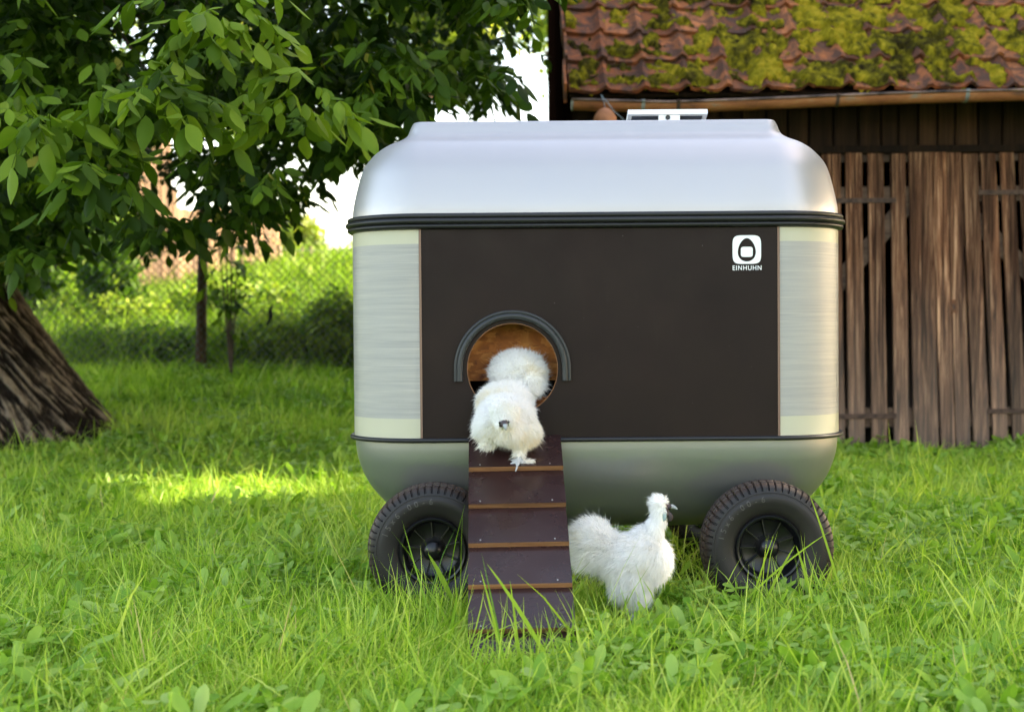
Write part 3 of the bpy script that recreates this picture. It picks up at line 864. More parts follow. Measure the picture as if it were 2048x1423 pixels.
# ------------------------------------------------------------------ ramp
def build_ramp():
    xl0, xr0 = P(938, 880, 4.37).x, P(1121, 880, 4.37).x
    top = np.array([(xl0 + xr0) / 2, 4.372, 0.545]); bot = np.array([(xl0 + xr0) / 2 + .016, 3.60, .012])
    wd = (xr0 - xl0)
    t = thing('chicken_ramp', 'dark brown stepped plywood ramp leaning from the grass up to the round coop hole', 'ramp', tuple(bot))
    d = bot - top; Ln = np.linalg.norm(d); d /= Ln
    xdir = np.array([1.0, 0, 0]); nn = np.cross(xdir, d); nn /= np.linalg.norm(nn)
    if nn[1] > 0: nn = -nn
    xdir = np.cross(d, nn); xdir /= np.linalg.norm(xdir)
    if xdir[0] < 0: xdir = -xdir
    step = 0.1655 * Ln / .887; st = [0, .166, .330, .494, .658, .822, Ln]
    for k in range(6):
        a, b_ = st[k], st[k + 1]
        th = .017
        # every board lies shingle-like: its lower edge stands proud of the next
        V = []; M = []
        for s_, lift in ((a, 0.001 if k else .003), (b_, .0185)):
            for side in (-.5, .5):
                for q in (lift, lift - th if s_ == b_ else lift - .010):
                    V.append(top + d * s_ + xdir * side * wd + nn * (q + .001 * math.sin(5 * k + s_)))
        V = np.array(V)
        Fc = [(0, 4, 6, 2), (1, 3, 7, 5), (4, 5, 7, 6), (0, 2, 3, 1), (0, 1, 5, 4), (2, 6, 7, 3)]
        me = mesh_np('board', V, Fc, smooth=False, mats=[M_RAMP, M_EDGE], midx=[0, 0, 1, 1, 1, 1])
        bm = bmesh.new(); bm.from_mesh(me); bmesh.ops.recalc_face_normals(bm, faces=bm.faces)
        bm.to_mesh(me); bm.free()
        link('board', me, t)
        for side in (-.38, .36):
            sc = MB(); c = top + d * (b_ - .012) + xdir * side * wd + nn * .0182
            sc.tube([c - nn * .002, c + nn * .0012], .0022, 10)
            sc.build('screw', bpy.data.materials.get('screw_steel') or simple('screw_steel', (0.45, 0.44, 0.42), 0.4, 0.8), t, angle=40)
    s = MB()
    p0 = top + nn * -.013; p1 = bot + nn * -.013
    s.add(np.array([p + xdir * sx * (wd * .5 - .004) + nn * q for p in (p0, p1) for sx in (-1, 1) for q in (0, -.008)]),
          [(0, 2, 6, 4), (1, 5, 7, 3), (0, 4, 5, 1), (2, 3, 7, 6), (4, 6, 7, 5), (0, 1, 3, 2)])
    s.build('base_board', M_EDGE, t)
    return top, d, nn, xdir
RT, RD, RN, RX = build_ramp()

# ------------------------------------------------------------------ hens
def plume_mat():
    m, n, b, L = mat('silky_white_plumage')
    a = node(n, 'ShaderNodeAttribute', attribute_name='tint')
    c = ramp(n, a.outputs['Fac'], [(0, (0.93, 0.86, 0.70)), (0.25, (0.965, 0.94, 0.87)), (0.5, (0.98, 0.975, 0.965))])
    L(c, b.inputs['Base Color']); b.inputs['Roughness'].default_value = 0.6; b.inputs['Specular IOR Level'].default_value = 0.2
    t = n.nodes.new('ShaderNodeBsdfTranslucent'); L(c, t.inputs[0])
    mx = n.nodes.new('ShaderNodeMixShader'); mx.inputs[0].default_value = 0.5
    L(b.outputs[0], mx.inputs[1]); L(t.outputs[0], mx.inputs[2]); L(mx.outputs[0], n.nodes['Material Output'].inputs[0])
    return m
M_PLUME = plume_mat()
M_SKINW = simple('white_down', (0.93, 0.91, 0.86), 0.9)
M_FACE = simple('dark_mulberry_face', (0.045, 0.030, 0.034), 0.55, var=0.3, scale=150, bmp=0.5, bscale=400)
M_LOBE = simple('turquoise_earlobe', (0.30, 0.40, 0.43), 0.5)
M_BEAK = simple('grey_beak', (0.30, 0.33, 0.34), 0.35)
M_SHANK = simple('blue_grey_shank', (0.42, 0.43, 0.45), 0.55, var=0.2, scale=200, bmp=0.4, bscale=500)
M_EYE = simple('black_eye', (0.005, 0.005, 0.006), 0.08)

def ico(sub=3):
    bm = bmesh.new(); bmesh.ops.create_icosphere(bm, subdivisions=sub, radius=1.0)
    bm.verts.index_update()
    V = np.array([v.co[:] for v in bm.verts]); Fc = [tuple(v.index for v in f.verts) for f in bm.faces]; bm.free(); return V, Fc
ICO = ico(3)

def make_hen(name, label, loc, blobs, limbs, mat_rule, eyes, dens, group):
    """blobs: (centre, radii, flow, plume length, weight); limbs: (points, radii)"""
    t = thing(name, label, 'chicken', loc, group)
    mb = MB()
    for c, r, fl, pl, wt in blobs:
        mb.add(ICO[0] * np.array(r) + np.array(c), ICO[1])
    for pts, rad in limbs: mb.tube(catmull(pts, 4), np.interp(np.linspace(0, 1, (len(pts) - 1) * 4 + 1), np.linspace(0, 1, len(rad)), rad), 10)
    me0 = mesh_np('tmp', np.concatenate(mb.V), mb.F, None)
    o0 = bpy.data.objects.new('tmp', me0); COL.objects.link(o0)
    md = o0.modifiers.new('r', 'REMESH'); md.mode = 'VOXEL'; md.voxel_size = .0032
    md2 = o0.modifiers.new('s', 'SMOOTH'); md2.iterations = 4; md2.factor = .5
    dg = bpy.context.evaluated_depsgraph_get()
    me = bpy.data.meshes.new_from_object(o0.evaluated_get(dg)); bpy.data.objects.remove(o0)
    me.name = 'body'; me.materials.clear()
    for mm in (M_SKINW, M_FACE, M_LOBE, M_BEAK, M_SHANK): me.materials.append(mm)
    nf = len(me.polygons)
    C = np.zeros(nf * 3); me.polygons.foreach_get('center', C); C = C.reshape(-1, 3)
    Nn = np.zeros(nf * 3); me.polygons.foreach_get('normal', Nn); Nn = Nn.reshape(-1, 3)
    A = np.zeros(nf); me.polygons.foreach_get('area', A)
    mi = mat_rule(C)
    me.polygons.foreach_set('material_index', mi.astype(np.int32)); me.polygons.foreach_set('use_smooth', np.ones(nf, bool))
    link('body', me, t)
    # plumage
    ok = np.where(mi == 0)[0]
    pr = A[ok] / A[ok].sum(); N = int(dens * A[ok].sum())
    q = rng.choice(ok, N, p=pr)
    base = C[q] + rng.normal(0, .0015, (N, 3)); n_ = Nn[q]
    bc = np.array([b[0] for b in blobs]); br = np.array([b[1] for b in blobs]); bf = np.array([b[2] for b in blobs]); bl = np.array([b[3] for b in blobs]); bw = np.array([b[4] for b in blobs])
    dd = np.linalg.norm((base[:, None] - bc[None]) / br[None], axis=-1)
    wt = bw[None] * np.exp(-((dd - 1) * 3.0)); wt /= wt.sum(1, keepdims=True)
    flow = wt @ bf; Ln = (wt @ bl)
    cl = (np.stack([vnoise(base, 55, s) for s in (1, 2, 3)], -1) - .5)
    cl2 = (np.stack([vnoise(base, 160, s) for s in (4, 5, 6)], -1) - .5)
    flow_t = flow - n_ * np.sum(flow * n_, -1, keepdims=True)
    d = nrm(n_ * 0.85 + flow_t * .75 + cl * 0.35 + cl2 * .5 + rng.normal(0, .16, (N, 3)))
    bend = flow * .30 + cl * .25 + rng.normal(0, .10, (N, 3)) + np.array([0, 0, -.16])
    side = nrm(np.cross(d, rng.normal(size=(N, 3))))
    Ln = Ln * rng.uniform(.35, .92, N)
    T = np.clip(.55 + (fbm(base, 14, 3, 8) - .5) * 1.6 + rng.normal(0, .12, N) + (base[:, 2] - base[:, 2].mean()) * 1.2, 0, 1)
    far = rng.random(N) < .06; Ln = np.where(far, Ln * 1.5, Ln)
    V, Fc, TT = strips(base, d, bend, side, Ln, np.where(far, .0005, .00075), [(0, 1), (.4, .9), (.75, .6), (1, .08)], 2, tint=T)
    link('plumage', mesh_np('plumage', V, Fc, M_PLUME, True, {'tint': TT}), t)
    for e in eyes:
        s = MB(); s.add(ICO[0] * .0042 + np.array(e), ICO[1]); s.build('eye', M_EYE, t, smooth=True)
    return t

def hen_side():
    Y = 4.2; S = Y / F
    def q(px, py, dy=0.0): p = P(px, py, Y); return (p.x, p.y + dy, p.z)
    def r(a, b, c=None): return (a * S, (c if c is not None else a) * S, b * S)
    back, down, up = (-1, 0, -.15), (-.15, 0, -1), (0, 0, 1)
    B = [
        (q(1272, 1108), r(54, 38, 40), (-.9, 0, -.45), .034, 1),            # saddle / back
        (q(1305, 1115), r(32, 40, 34), (-.3, 0, -.9), .030, 1),             # breast
        (q(1242, 1118), r(38, 31, 35), (-.9, 0, -.5), .036, 1),
        (q(1206, 1092), r(30, 30, 30), (-.75, 0, .35), .040, 1),            # tail
        (q(1186, 1076), r(34, 30, 30), (-.75, 0, .2), .040, 1),
        (q(1180, 1100), r(20, 28, 24), (-1, 0, -.5), .042, 1),
        (q(1288, 1085), r(24, 30, 24), (-.6, 0, -.8), .030, 1),
        (q(1308, 1062), r(15, 28, 17), (-.35, 0, -1), .020, 1),             # neck
        (q(1317, 1036), r(12, 24, 13), (-.35, 0, -1), .016, 1),
        (q(1322, 1017), r(16, 17, 14), (-.5, 0, -.6), .016, 1.0),           # head
        (q(1318, 1003), r(15, 11, 13), (-.8, 0, .35), .018, 1.0),           # crest
        (q(1266, 1148), r(38, 32, 32), (-.2, 0, -1), .028, 1),              # thigh fluff
        (q(1250, 1168), r(26, 22, 26), (-.1, 0, -1), .030, 1),
        (q(1275, 1180), r(22, 24, 20), (.05, 0, -1), .026, 1),
        (q(1262, 1200), r(14, 16, 14), (0, 0, -1), .020, 1),
    ]
    bk = q(1356, 1020)
    L_ = [
        ([q(1330, 1014), q(1343, 1012), q(1352, 1016), bk], [7 * S, 5.5 * S, 3.2 * S, .8 * S]),         # beak
        ([q(1334, 1024, -.003), q(1341, 1032, -.004), q(1339, 1041, -.003)], [5 * S, 6 * S, 4 * S]),       # wattle
        ([q(1328, 1020, -.011), q(1329, 1030, -.016), q(1327, 1039, -.014)], [4.5 * S, 4.5 * S, 3.2 * S]),   # lobe
        ([q(1262, 1200, -.01), q(1262, 1222, -.01), q(1264, 1232, -.01)], [7 * S, 5 * S, 4.5 * S]),
        ([q(1264, 1230, -.01), q(1276, 1234, -.02), q(1288, 1238, -.03)], [4 * S, 3.2 * S, 1.6 * S]),
        ([q(1264, 1230, -.01), q(1270, 1236, -.04), q(1276, 1241, -.055)], [4 * S, 3.2 * S, 1.6 * S]),
        ([q(1264, 1230, -.01), q(1258, 1236, -.035), q(1254, 1242, -.05)], [4 * S, 3.2 * S, 1.6 * S]),
        ([q(1276, 1190, .04), q(1280, 1218, .04), q(1280, 1226, .04)], [7 * S, 5 * S, 4.5 * S]),
        ([q(1280, 1224, .04), q(1292, 1228, .03), q(1300, 1230, .02)], [4 * S, 3.2 * S, 1.6 * S]),
        ([q(1280, 1224, .04), q(1284, 1230, .02), q(1288, 1234, .0)], [4 * S, 3.2 * S, 1.6 * S]),
    ]
    def rule(C):
        px, py = proj(C); m = np.zeros(len(C))
        face = (px > 1331) & (py > 1006) & (py < 1046); m[face] = 1
        lobe = (px > 1325) & (px <= 1333) & (py > 1022) & (py < 1042) & (C[:, 1] < Y - .014); m[lobe] = 2
        m[(px > 1343) & (py < 1025) & (py > 1004)] = 3
        m[(py > 1212)] = 4
        return m
    make_hen('silkie_hen', 'fluffy white silkie hen in profile, standing in the grass before the right wheel', (q(1264, 1236)), B, L_, rule, [q(1336, 1014, -.020)], 400000, 'white silkie hens')
hen_side()

def hen_front():
    def q(px, py, Y): return tuple(P(px, py, Y))
    S = 4.25 / F
    def r(a, b, c): return (a * S, c * S, b * S)
    B = [
        (q(1009, 802, 4.38), r(53, 34, 56), (-.2, -.1, -.2), .022, 1),
        (q(1012, 830, 4.30), r(54, 40, 46), (0, -.3, -.6), .022, 1),
        (q(985, 848, 4.25), r(30, 28, 34), (-.8, -.2, -.3), .024, 1),
        (q(1020, 856, 4.25), r(32, 26, 32), (.1, -.2, -.8), .022, 1),
        (q(1052, 862, 4.28), r(24, 25, 26), (.5, 0, -.5), .022, 1),
        (q(1040, 880, 4.27), r(17, 14, 18), (.0, 0, -1), .016, 1),
        (q(1036, 744, 4.46), r(53, 40, 38), (0, .1, .15), .026, 1),         # tail
        (q(1032, 732, 4.47), r(42, 24, 30), (-.1, .1, .2), .028, 1),
        (q(1058, 760, 4.44), r(27, 32, 30), (.2, .1, .0), .028, 1),
        (q(1026, 784, 4.42), r(42, 20, 34), (0, 0, 0), .022, 1),
        (q(1010, 834, 4.160), r(22, 20, 22), (0, -.2, -.9), .012, 1.3),     # head
        (q(1010, 818, 4.165), r(27, 15, 22), (0, -.8, -.25), .020, 1.5),       # crest
        (q(1010, 858, 4.22), r(28, 20, 24), (0, -.3, -1), .018, 1),
        (q(968, 862, 4.27), r(14, 14, 18), (-.9, -.2, -.4), .022, 1),
        (q(985, 874, 4.27), r(18, 10, 18), (-.3, 0, -1), .016, 1),
    ]
    foot = RT + RD * .112 + RX * .0 + RN * .018
    fx = P(1036, 940, 4.25)
    s0 = (RT[1] - 4.0) * 0 + .100
    ft = RT + RD * .140 + RN * .022; ft = np.array([P(1037, 930, ft[1]).x, ft[1], ft[2]])
    def toe(dx, dd, lift=.004): e = ft + RX * dx + RD * dd; return tuple(e + RN * (lift - .016))
    hip = q(1041, 884, 4.27); mid = tuple((np.array(hip) + ft) / 2 + np.array([0, .004, 0]))
    up = q(975, 884, 4.25)
    L_ = [
        ([hip, mid, tuple(ft)], [9 * S, 6.5 * S, 5.5 * S]),
        ([tuple(ft), toe(-.004, .020, .010), toe(-.010, .042, .005)], [5 * S, 3.6 * S, 1.6 * S]),
        ([tuple(ft), toe(-.018, .008, .010), toe(-.038, .014, .005)], [5 * S, 3.4 * S, 1.5 * S]),
        ([tuple(ft), toe(-.016, -.006, .010), toe(-.030, -.012, .006)], [4.5 * S, 3 * S, 1.4 * S]),
        ([tuple(ft), toe(.020, .006, .011), toe(.044, .006, .006)], [5 * S, 3.6 * S, 2 * S]),
        ([q(1009, 838, 4.145), q(1009, 847, 4.113), q(1011, 853, 4.098), q(1012, 862, 4.093)], [6.5 * S, 7 * S, 5.2 * S, 1 * S]),   # beak
        ([q(999, 845, 4.14), q(1003, 849, 4.121)], [6 * S, 6 * S]), ([q(1016, 842, 4.145), q(1013, 846, 4.125)], [4 * S, 4 * S]),
        ([up, q(985, 886, 4.235), q(991, 892, 4.23)], [5 * S, 3 * S, 1 * S]),
        ([up, q(968, 888, 4.235), q(958, 890, 4.23)], [5 * S, 3 * S, 1.5 * S]),
    ]
    def rule(C):
        px, py = proj(C); m = np.zeros(len(C))
        m[(px > 998) & (px < 1017) & (py > 839) & (py < 860) & (C[:, 1] < 4.145)] = 1
        m[(px > 1006) & (px < 1018) & (py > 847) & (py < 868) & (C[:, 1] < 4.130)] = 3
        m[(py > 912)] = 4
        return m
    t = make_hen('silkie_hen', 'fluffy white silkie hen coming down the brown ramp head first, one foot raised', tuple(ft), B, L_, rule, [q(1000, 845, 4.119), q(1017, 843, 4.126)], 400000, 'white silkie hens')
    # feathering on the outer toe
    N = 900
    b0 = np.array([ft + RX * (.006 + u * .032) + RN * -.004 for u in rng.random(N)])
    d = nrm(np.array([.8, -.3, -.1]) + rng.normal(0, .35, (N, 3)))
    V, Fc, T = strips(b0, d, np.zeros((N, 3)) + [0, 0, -.3], nrm(np.cross(d, rng.normal(size=(N, 3)))), rng.uniform(.008, .022, N), .0007, BLADE, 2, tint=rng.uniform(.1, .6, N))
    link('foot_feathers', mesh_np('foot_feathers', V, Fc, M_PLUME, True, {'tint': T}), t)
hen_front()

# ------------------------------------------------------------------ barn
def boards_mesh(mb_boards):
    V, Fc, T = [], [], []; n = 0
    for (x0, x1, y0, y1, z0, z1, lean, tone) in mb_boards:
        nz = 7; b = .003
        zs = np.linspace(z0, z1, nz)
        jl = rng.normal(0, .0016, nz); jr = rng.normal(0, .0016, nz)
        ring = [(0, 0), (0, 1), (1, 1), (1, 0)]
        for k, z in enumerate(zs):
            ln = lean * (z - z0)
            xa, xb = x0 + ln + jl[k], x1 + ln + jr[k]
            for (x, y) in ((xa + b, y0), (xb - b, y0), (xb, y0 + b), (xb, y1), (xa, y1), (xa, y0 + b)):
                V.append((x, y, z)); T.append(tone)
        for k in range(nz - 1):
            for j in range(6):
                Fc.append((n + k * 6 + j, n + k * 6 + (j + 1) % 6, n + (k + 1) * 6 + (j + 1) % 6, n + (k + 1) * 6 + j))
        Fc.append(tuple(n + j for j in range(6))[::-1]); Fc.append(tuple(n + (nz - 1) * 6 + j for j in range(6)))
        n = len(V)
    return V, Fc, T

BY = 9.6
def build_barn():
    S = BY / F
    X = lambda px: (px - 1024) * S
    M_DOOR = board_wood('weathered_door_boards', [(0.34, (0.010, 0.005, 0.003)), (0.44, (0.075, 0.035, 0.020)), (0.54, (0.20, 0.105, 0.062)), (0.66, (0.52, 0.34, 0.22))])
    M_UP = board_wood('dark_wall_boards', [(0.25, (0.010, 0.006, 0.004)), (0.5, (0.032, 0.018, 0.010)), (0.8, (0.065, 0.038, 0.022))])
    M_IRON = simple('rusty_iron', (0.085, 0.05, 0.036), 0.75, 0.3, var=0.5, scale=25, bmp=.4)
    M_RUSTR = simple('rusty_latch', (0.16, 0.065, 0.03), 0.8, 0.1, var=0.5, scale=60)
    barn = thing('barn', 'old timber barn with a mossy red tiled roof and weathered plank doors', 'barn', (3.4, 12, 0))
    zl = P(1850, 299, BY).z; XR = 6.4; XL = 0.41; YB = 14.8
    pitch = R(42); EY = 9.10; EZ = 2.385
    # upper wall boards
    bl = []; x = XL
    while x < XR:
        wdt = rng.uniform(.115, .17); bl.append((x, x + wdt - .016, BY + .02, BY + .045, zl - .02, 2.74, 0, rng.random())); x += wdt
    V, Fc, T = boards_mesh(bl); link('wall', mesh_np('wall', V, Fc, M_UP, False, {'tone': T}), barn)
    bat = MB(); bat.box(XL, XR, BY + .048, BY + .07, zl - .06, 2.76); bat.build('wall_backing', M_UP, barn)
    # lower wall beside the doors (behind the coop and past the frame)
    def wall_run(xa, xb, nm):
        bl = []; x = xa
        while x < xb - .05:
            wdt = rng.uniform(.11, .17); bl.append((x, min(x + wdt - .014, xb), BY, BY + .025, .015, zl - .03, rng.normal(0, .002), rng.random())); x += wdt
        V, Fc, T = boards_mesh(bl); return link(nm, mesh_np(nm, V, Fc, M_DOOR, False, {'tone': T}), barn)
    wall_run(XL + .01, X(1640), 'wall'); wall_run(X(2225), XR, 'wall')
    # door leaves: boards read off the photograph, with real gaps
    def leaf(rows, nm, hinges):
        bl = []
        for (a, b_, c_, e_, tn) in rows:
            z0 = .02 + rng.uniform(0, .02); z1 = zl - .022 + rng.uniform(-.01, .008)
            bl.append((X(c_), X(e_), BY, BY + .024, z0, z1, ((a + b_) - (c_ + e_)) / 2 * S / (z1 - z0), tn))
        V, Fc, T = boards_mesh(bl); d = link(nm, mesh_np(nm, V, Fc, M_DOOR, False, {'tone': T}), barn)
        xa, xb = X(rows[0][0]) + .01, X(rows[-1][1]) - .01
        rl = []
        mw = bpy.data.materials.get('rail_wood') or wood('rail_wood', (0.05, 0.03, 0.02), (0.12, 0.075, 0.05), (0.2, 0.14, 0.10), 'X')
        for za, zb in ((P(1800, 402, BY).z, P(1800, 372, BY).z), (P(1800, 853, BY).z, P(1800, 815, BY).z), (P(1800, 322, BY).z, P(1800, 309, BY).z)):
            r_ = MB(); r_.box(xa, xb, BY + .026, BY + .05, za, zb)
            r_.build('rail', mw, d)
        return d
    d1 = leaf([(1648, 1680, 1655, 1690, .45), (1693.5, 1725, 1698, 1731, .45), (1736.5, 1769, 1744, 1775, .9), (1782, 1812, 1789.5, 1819, .5), (1823, 1863, 1829.5, 1878, .4)], 'door', None)
    d2 = leaf([(1865, 1893, 1883, 1911.5, .95), (1894, 1923, 1913, 1942, .55), (1927, 1954, 1949, 1980, .6), (1963, 1990, 1988, 2018, .5), (2001, 2028, 2028, 2056, .45), (2040, 2068, 2065, 2094, .6), (2080, 2108, 2103, 2134, .3), (2120, 2150, 2143, 2172, .5), (2160, 2200, 2180, 2215, .4)], 'door', None)
    # diagonal braces behind the boards
    for d, (ax_, ay, bx_, by_) in ((d1, (1650, 598, 1838, 383)), (d2, (1885, 374, 2110, 590))):
        p0, p1 = P(ax_, ay, BY), P(bx_, by_, BY)
        dv = Vector((p1.x - p0.x, 0, p1.z - p0.z)).normalized(); nv = Vector((-dv.z, 0, dv.x)) * .06
        b = MB(); q = [p0 - nv, p1 - nv, p1 + nv, p0 + nv]
        b.add([(v.x, y, v.z) for y in (BY + .0265, BY + .049) for v in q], [(0, 1, 2, 3), (7, 6, 5, 4), (0, 4, 5, 1), (1, 5, 6, 2), (2, 6, 7, 3), (3, 7, 4, 0)])
        b.build('brace', bpy.data.materials['rail_wood'], d)
    # strap hinges
    for d, xa, xb, py in ((d1, 1655, 1793, 401), (d1, 1655, 1792, 832), (d2, 1957, 2215, 384), (d2, 1975, 2215, 821)):
        h = MB(); p = P((xa + xb) / 2, py, BY)
        h.box(X(xa), X(xb), BY - .008, BY - .002, p.z - .017, p.z + .017, bevel=.0015)
        for q in np.linspace(X(xa) + .05, X(xb) - .03, 4): h.tube([(q, BY - .011, p.z), (q, BY - .007, p.z)], .007, 8)
        h.build('hinge', M_IRON, d)
    lk = MB(); p = P(1907, 612, BY); lk.box(p.x - .018, p.x + .018, BY - .006, BY - .001, p.z - .045, p.z + .045, bevel=.001)
    lk.build('latch_plate', M_RUSTR, d2)
    kh = MB(); kh.box(p.x - .005, p.x + .005, BY - .0075, BY - .0055, p.z - .022, p.z + .010); kh.build('keyhole', M_STEEL, d2)
    # lintel
    lt = MB(); lt.box(XL, XR, BY - .004, BY + .015, zl - .018, zl + .03); lt.build('lintel', M_UP, barn)
    # inside: floor, back and far side keep it dark; left gable wall of dark boards
    bl = []; M_GAB = board_wood('dark_gable_boards', [(0.25, (0.003, 0.002, 0.0015)), (0.5, (0.008, 0.004, 0.003)), (0.8, (0.018, 0.008, 0.005))])
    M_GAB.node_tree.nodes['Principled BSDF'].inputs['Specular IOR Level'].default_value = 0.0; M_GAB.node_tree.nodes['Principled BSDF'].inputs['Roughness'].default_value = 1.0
    rz = lambda y: EZ + (y - EY) * math.tan(pitch)
    V, Fc, T = [], [], []; n = 0; y = BY - .02
    while y < YB:
        wd = rng.uniform(.14, .2); y2 = min(y + wd - .006, YB); tn = rng.random()
        o = rng.uniform(0, .006)
        for (xx) in (XL - .012 - o, XL + .012):
            V += [(xx, y, 0), (xx, y2, 0), (xx, y2, rz(y2) - .06), (xx, y, rz(y) - .06)]; T += [tn] * 4
        Fc += [(n, n + 3, n + 2, n + 1), (n + 4, n + 5, n + 6, n + 7), (n, n + 4, n + 7, n + 3), (n + 1, n + 2, n + 6, n + 5), (n + 2, n + 3, n + 7, n + 6)]
        n = len(V); y += wd
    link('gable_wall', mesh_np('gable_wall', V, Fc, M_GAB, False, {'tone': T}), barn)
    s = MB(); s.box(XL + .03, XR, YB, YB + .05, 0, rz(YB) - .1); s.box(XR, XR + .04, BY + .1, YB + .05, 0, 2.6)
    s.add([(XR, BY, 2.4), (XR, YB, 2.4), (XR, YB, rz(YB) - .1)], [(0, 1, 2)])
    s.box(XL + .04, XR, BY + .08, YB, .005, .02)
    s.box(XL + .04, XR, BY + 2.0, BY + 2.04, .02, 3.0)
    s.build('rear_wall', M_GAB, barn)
    # ---- tiles
    def tile_mat():
        m, n, b, L = mat('old_clay_tiles')
        a = node(n, 'ShaderNodeAttribute', attribute_name='tone'); v = coords(n)
        f = ntex(n, v, 9, 7, 0.65, 0.5); g = ntex(n, v, 40, 6, 0.7)
        c = ramp(n, a.outputs['Fac'], [(0, (0.17, 0.055, 0.022)), (0.5, (0.34, 0.105, 0.035)), (1, (0.50, 0.18, 0.065))])
        k = ramp(n, f, [(0.40, (0, 0, 0)), (0.56, (0.85, 0.85, 0.85))])
        c = mixc(n, k, c, (0.055, 0.036, 0.030))
        k2 = ramp(n, g, [(0.52, (0, 0, 0)), (0.66, (0.6, 0.6, 0.6))])
        c = mixc(n, k2, c, (0.15, 0.06, 0.035))
        k3 = ramp(n, ntex(n, v, 70, 3, 0.5), [(0.70, (0, 0, 0)), (0.74, (0.8, 0.8, 0.8))])
        c = mixc(n, k3, c, (0.42, 0.38, 0.34))
        L(c, b.inputs['Base Color']); b.inputs['Roughness'].default_value = 0.85; b.inputs['Specular IOR Level'].default_value = 0.2
        bump(n, b, g, 0.7, 0.012); return m
    M_TILE = tile_mat()
    TW, TR = 0.262, 0.343; x0r = 0.375
    cp, sp = math.cos(pitch), math.sin(pitch)
    def surf(u, s, h): return np.stack([u, EY + s * cp - h * sp, EZ + s * sp + h * cp], -1)
    def prof(u):      # roll at the right side of every tile, shallow pan otherwise
        f = (u % 1.0)
        roll = np.exp(-((f - .86) / .10) ** 2) + np.exp(-((f + .14) / .10) ** 2)
        return .036 * roll + .007 * np.cos((f - .05) * 2 * np.pi) - .004
    def row_jit(r, c): return _hash(np.asarray(r), np.asarray(c), np.asarray(r) * 0, 77)
    nrow = int((YB - EY) / cp / TR) + 1; ncol = int((XR + .1 - x0r) / TW) + 1
    nu, nv = 15, 6
    Vs, Fs, Ts = [], [], []; n = 0
    U = np.linspace(0, 1, nu); W = np.linspace(0, 1, nv)
    for r_ in range(nrow):
        for c_ in range(ncol):
            j = rng.normal(0, 1, 4); tone = np.clip(rng.normal(.5, .28), 0, 1)
            u = x0r + (c_ + U * 1.04 + (r_ % 2) * 0.0) * TW + j[0] * .005
            s_ = r_ * TR + j[1] * .008 + W * TR * 1.12
            UU, SS = np.meshgrid(u, s_)
            fu = np.meshgrid(U, W)[0]; fv = np.meshgrid(U, W)[1]
            h = prof(fu * 1.0) + .034 * (1 - fv) + j[2] * .003 + j[3] * .006 * (fu - .5)
            h = h + (vnoise(np.stack([UU, SS, 0 * UU], -1), 30, 5) - .5) * .006
            # rounded drooping nose at the lower edge
            SS = SS - (fv < .01) * .006
            top = surf(UU, SS, h); edge = surf(UU[0] + 0 * UU[0], SS[0] + .004, h[0] - .026)
            V = np.concatenate([top.reshape(-1, 3), edge])
            idx = np.arange(nu * nv).reshape(nv, nu); F1 = np.stack([idx[:-1, :-1], idx[:-1, 1:], idx[1:, 1:], idx[1:, :-1]], -1).reshape(-1, 4)
            e = nu * nv + np.arange(nu); F2 = np.stack([e[:-1], e[1:], idx[0, 1:], idx[0, :-1]], -1)
            Vs.append(V); Fs.append(np.concatenate([F1, F2]) + n); n += len(V); Ts.append(np.full(len(V), tone))
    me = mesh_np('roof', np.concatenate(Vs), np.concatenate(Fs), M_TILE, True, {'tone': np.concatenate(Ts)}); me.set_sharp_from_angle(angle=R(45))
    roof = link('roof', me, barn)
    # roof underside / rafters / verge board
    u = MB()
    def slab(xa, xb, s0, s1, h0, h1, m=0):
        c = [surf(np.float64(x), np.float64(s_), np.float64(h_)) for h_ in (h0, h1) for s_ in (s0, s1) for x in (xa, xb)]
        u.add(c, [(0, 2, 3, 1), (4, 5, 7, 6), (0, 1, 5, 4), (2, 6, 7, 3), (0, 4, 6, 2), (1, 3, 7, 5)], m)
    smax = (YB - EY) / cp
    slab(x0r + .012, XR + .1, .02, smax, -.05, -.028)
    u.build('roof_deck', M_UP, barn)
    u = MB(); vx = x0r - .004
    for k in range(nrow):      # clay verge tiles, one hanging edge per row
        s0 = k * TR - .01; j = rng.normal(0, .004)
        c = []
        for h_, sh in ((-.10, 0), (.045, 0)):
            for s_, hh in ((s0, .03), (s0 + TR, 0)):
                for x in (vx - .012 + j, vx + .006 + j): c.append(surf(np.float64(x), np.float64(s_), np.float64(h_ + hh)))
        u.add(c, [(0, 2, 3, 1), (4, 5, 7, 6), (0, 1, 5, 4), (2, 6, 7, 3), (0, 4, 6, 2), (1, 3, 7, 5)])
    o = u.build('verge_tiles', M_TILE, roof)
    a = o.data.attributes.new('tone', 'FLOAT', 'POINT'); a.data.foreach_set('value', np.repeat(rng.uniform(.5, 1, nrow), 8).astype(np.float32))
    # ---- moss: cushions grown over the tiles
    gx = np.arange(x0r + .01, 4.35, .0085); gs = np.arange(-.012, 2.1, .0085)
    UU, SS = np.meshgrid(gx, gs); fu = ((UU - x0r) / TW) % 1; fr = (SS / TR) % 1
    h0 = prof(fu) + .034 * (1 - fr)
    pp = np.stack([UU, SS * .9, 0 * UU], -1)
    big = fbm(pp, 3.2, 4, 41); mid = fbm(pp, 9, 3, 43)
    pan = .5 - np.exp(-((fu - .86) / .12) ** 2) * .55
    edge = 0.10 - .42 * (1 - sstep(.02, .26, fr))
    xf = np.interp(UU, [.4, .7, 1.2, 2.6, 3.3, 4], [-.06, 0, .10, .08, -.03, -.05])
    mk = (big - .5) * 1.7 + (mid - .5) * 2.3 + (fbm(pp, 32, 2, 45) - .5) * .7 + (pan - .3) * .60 + edge + xf - .02
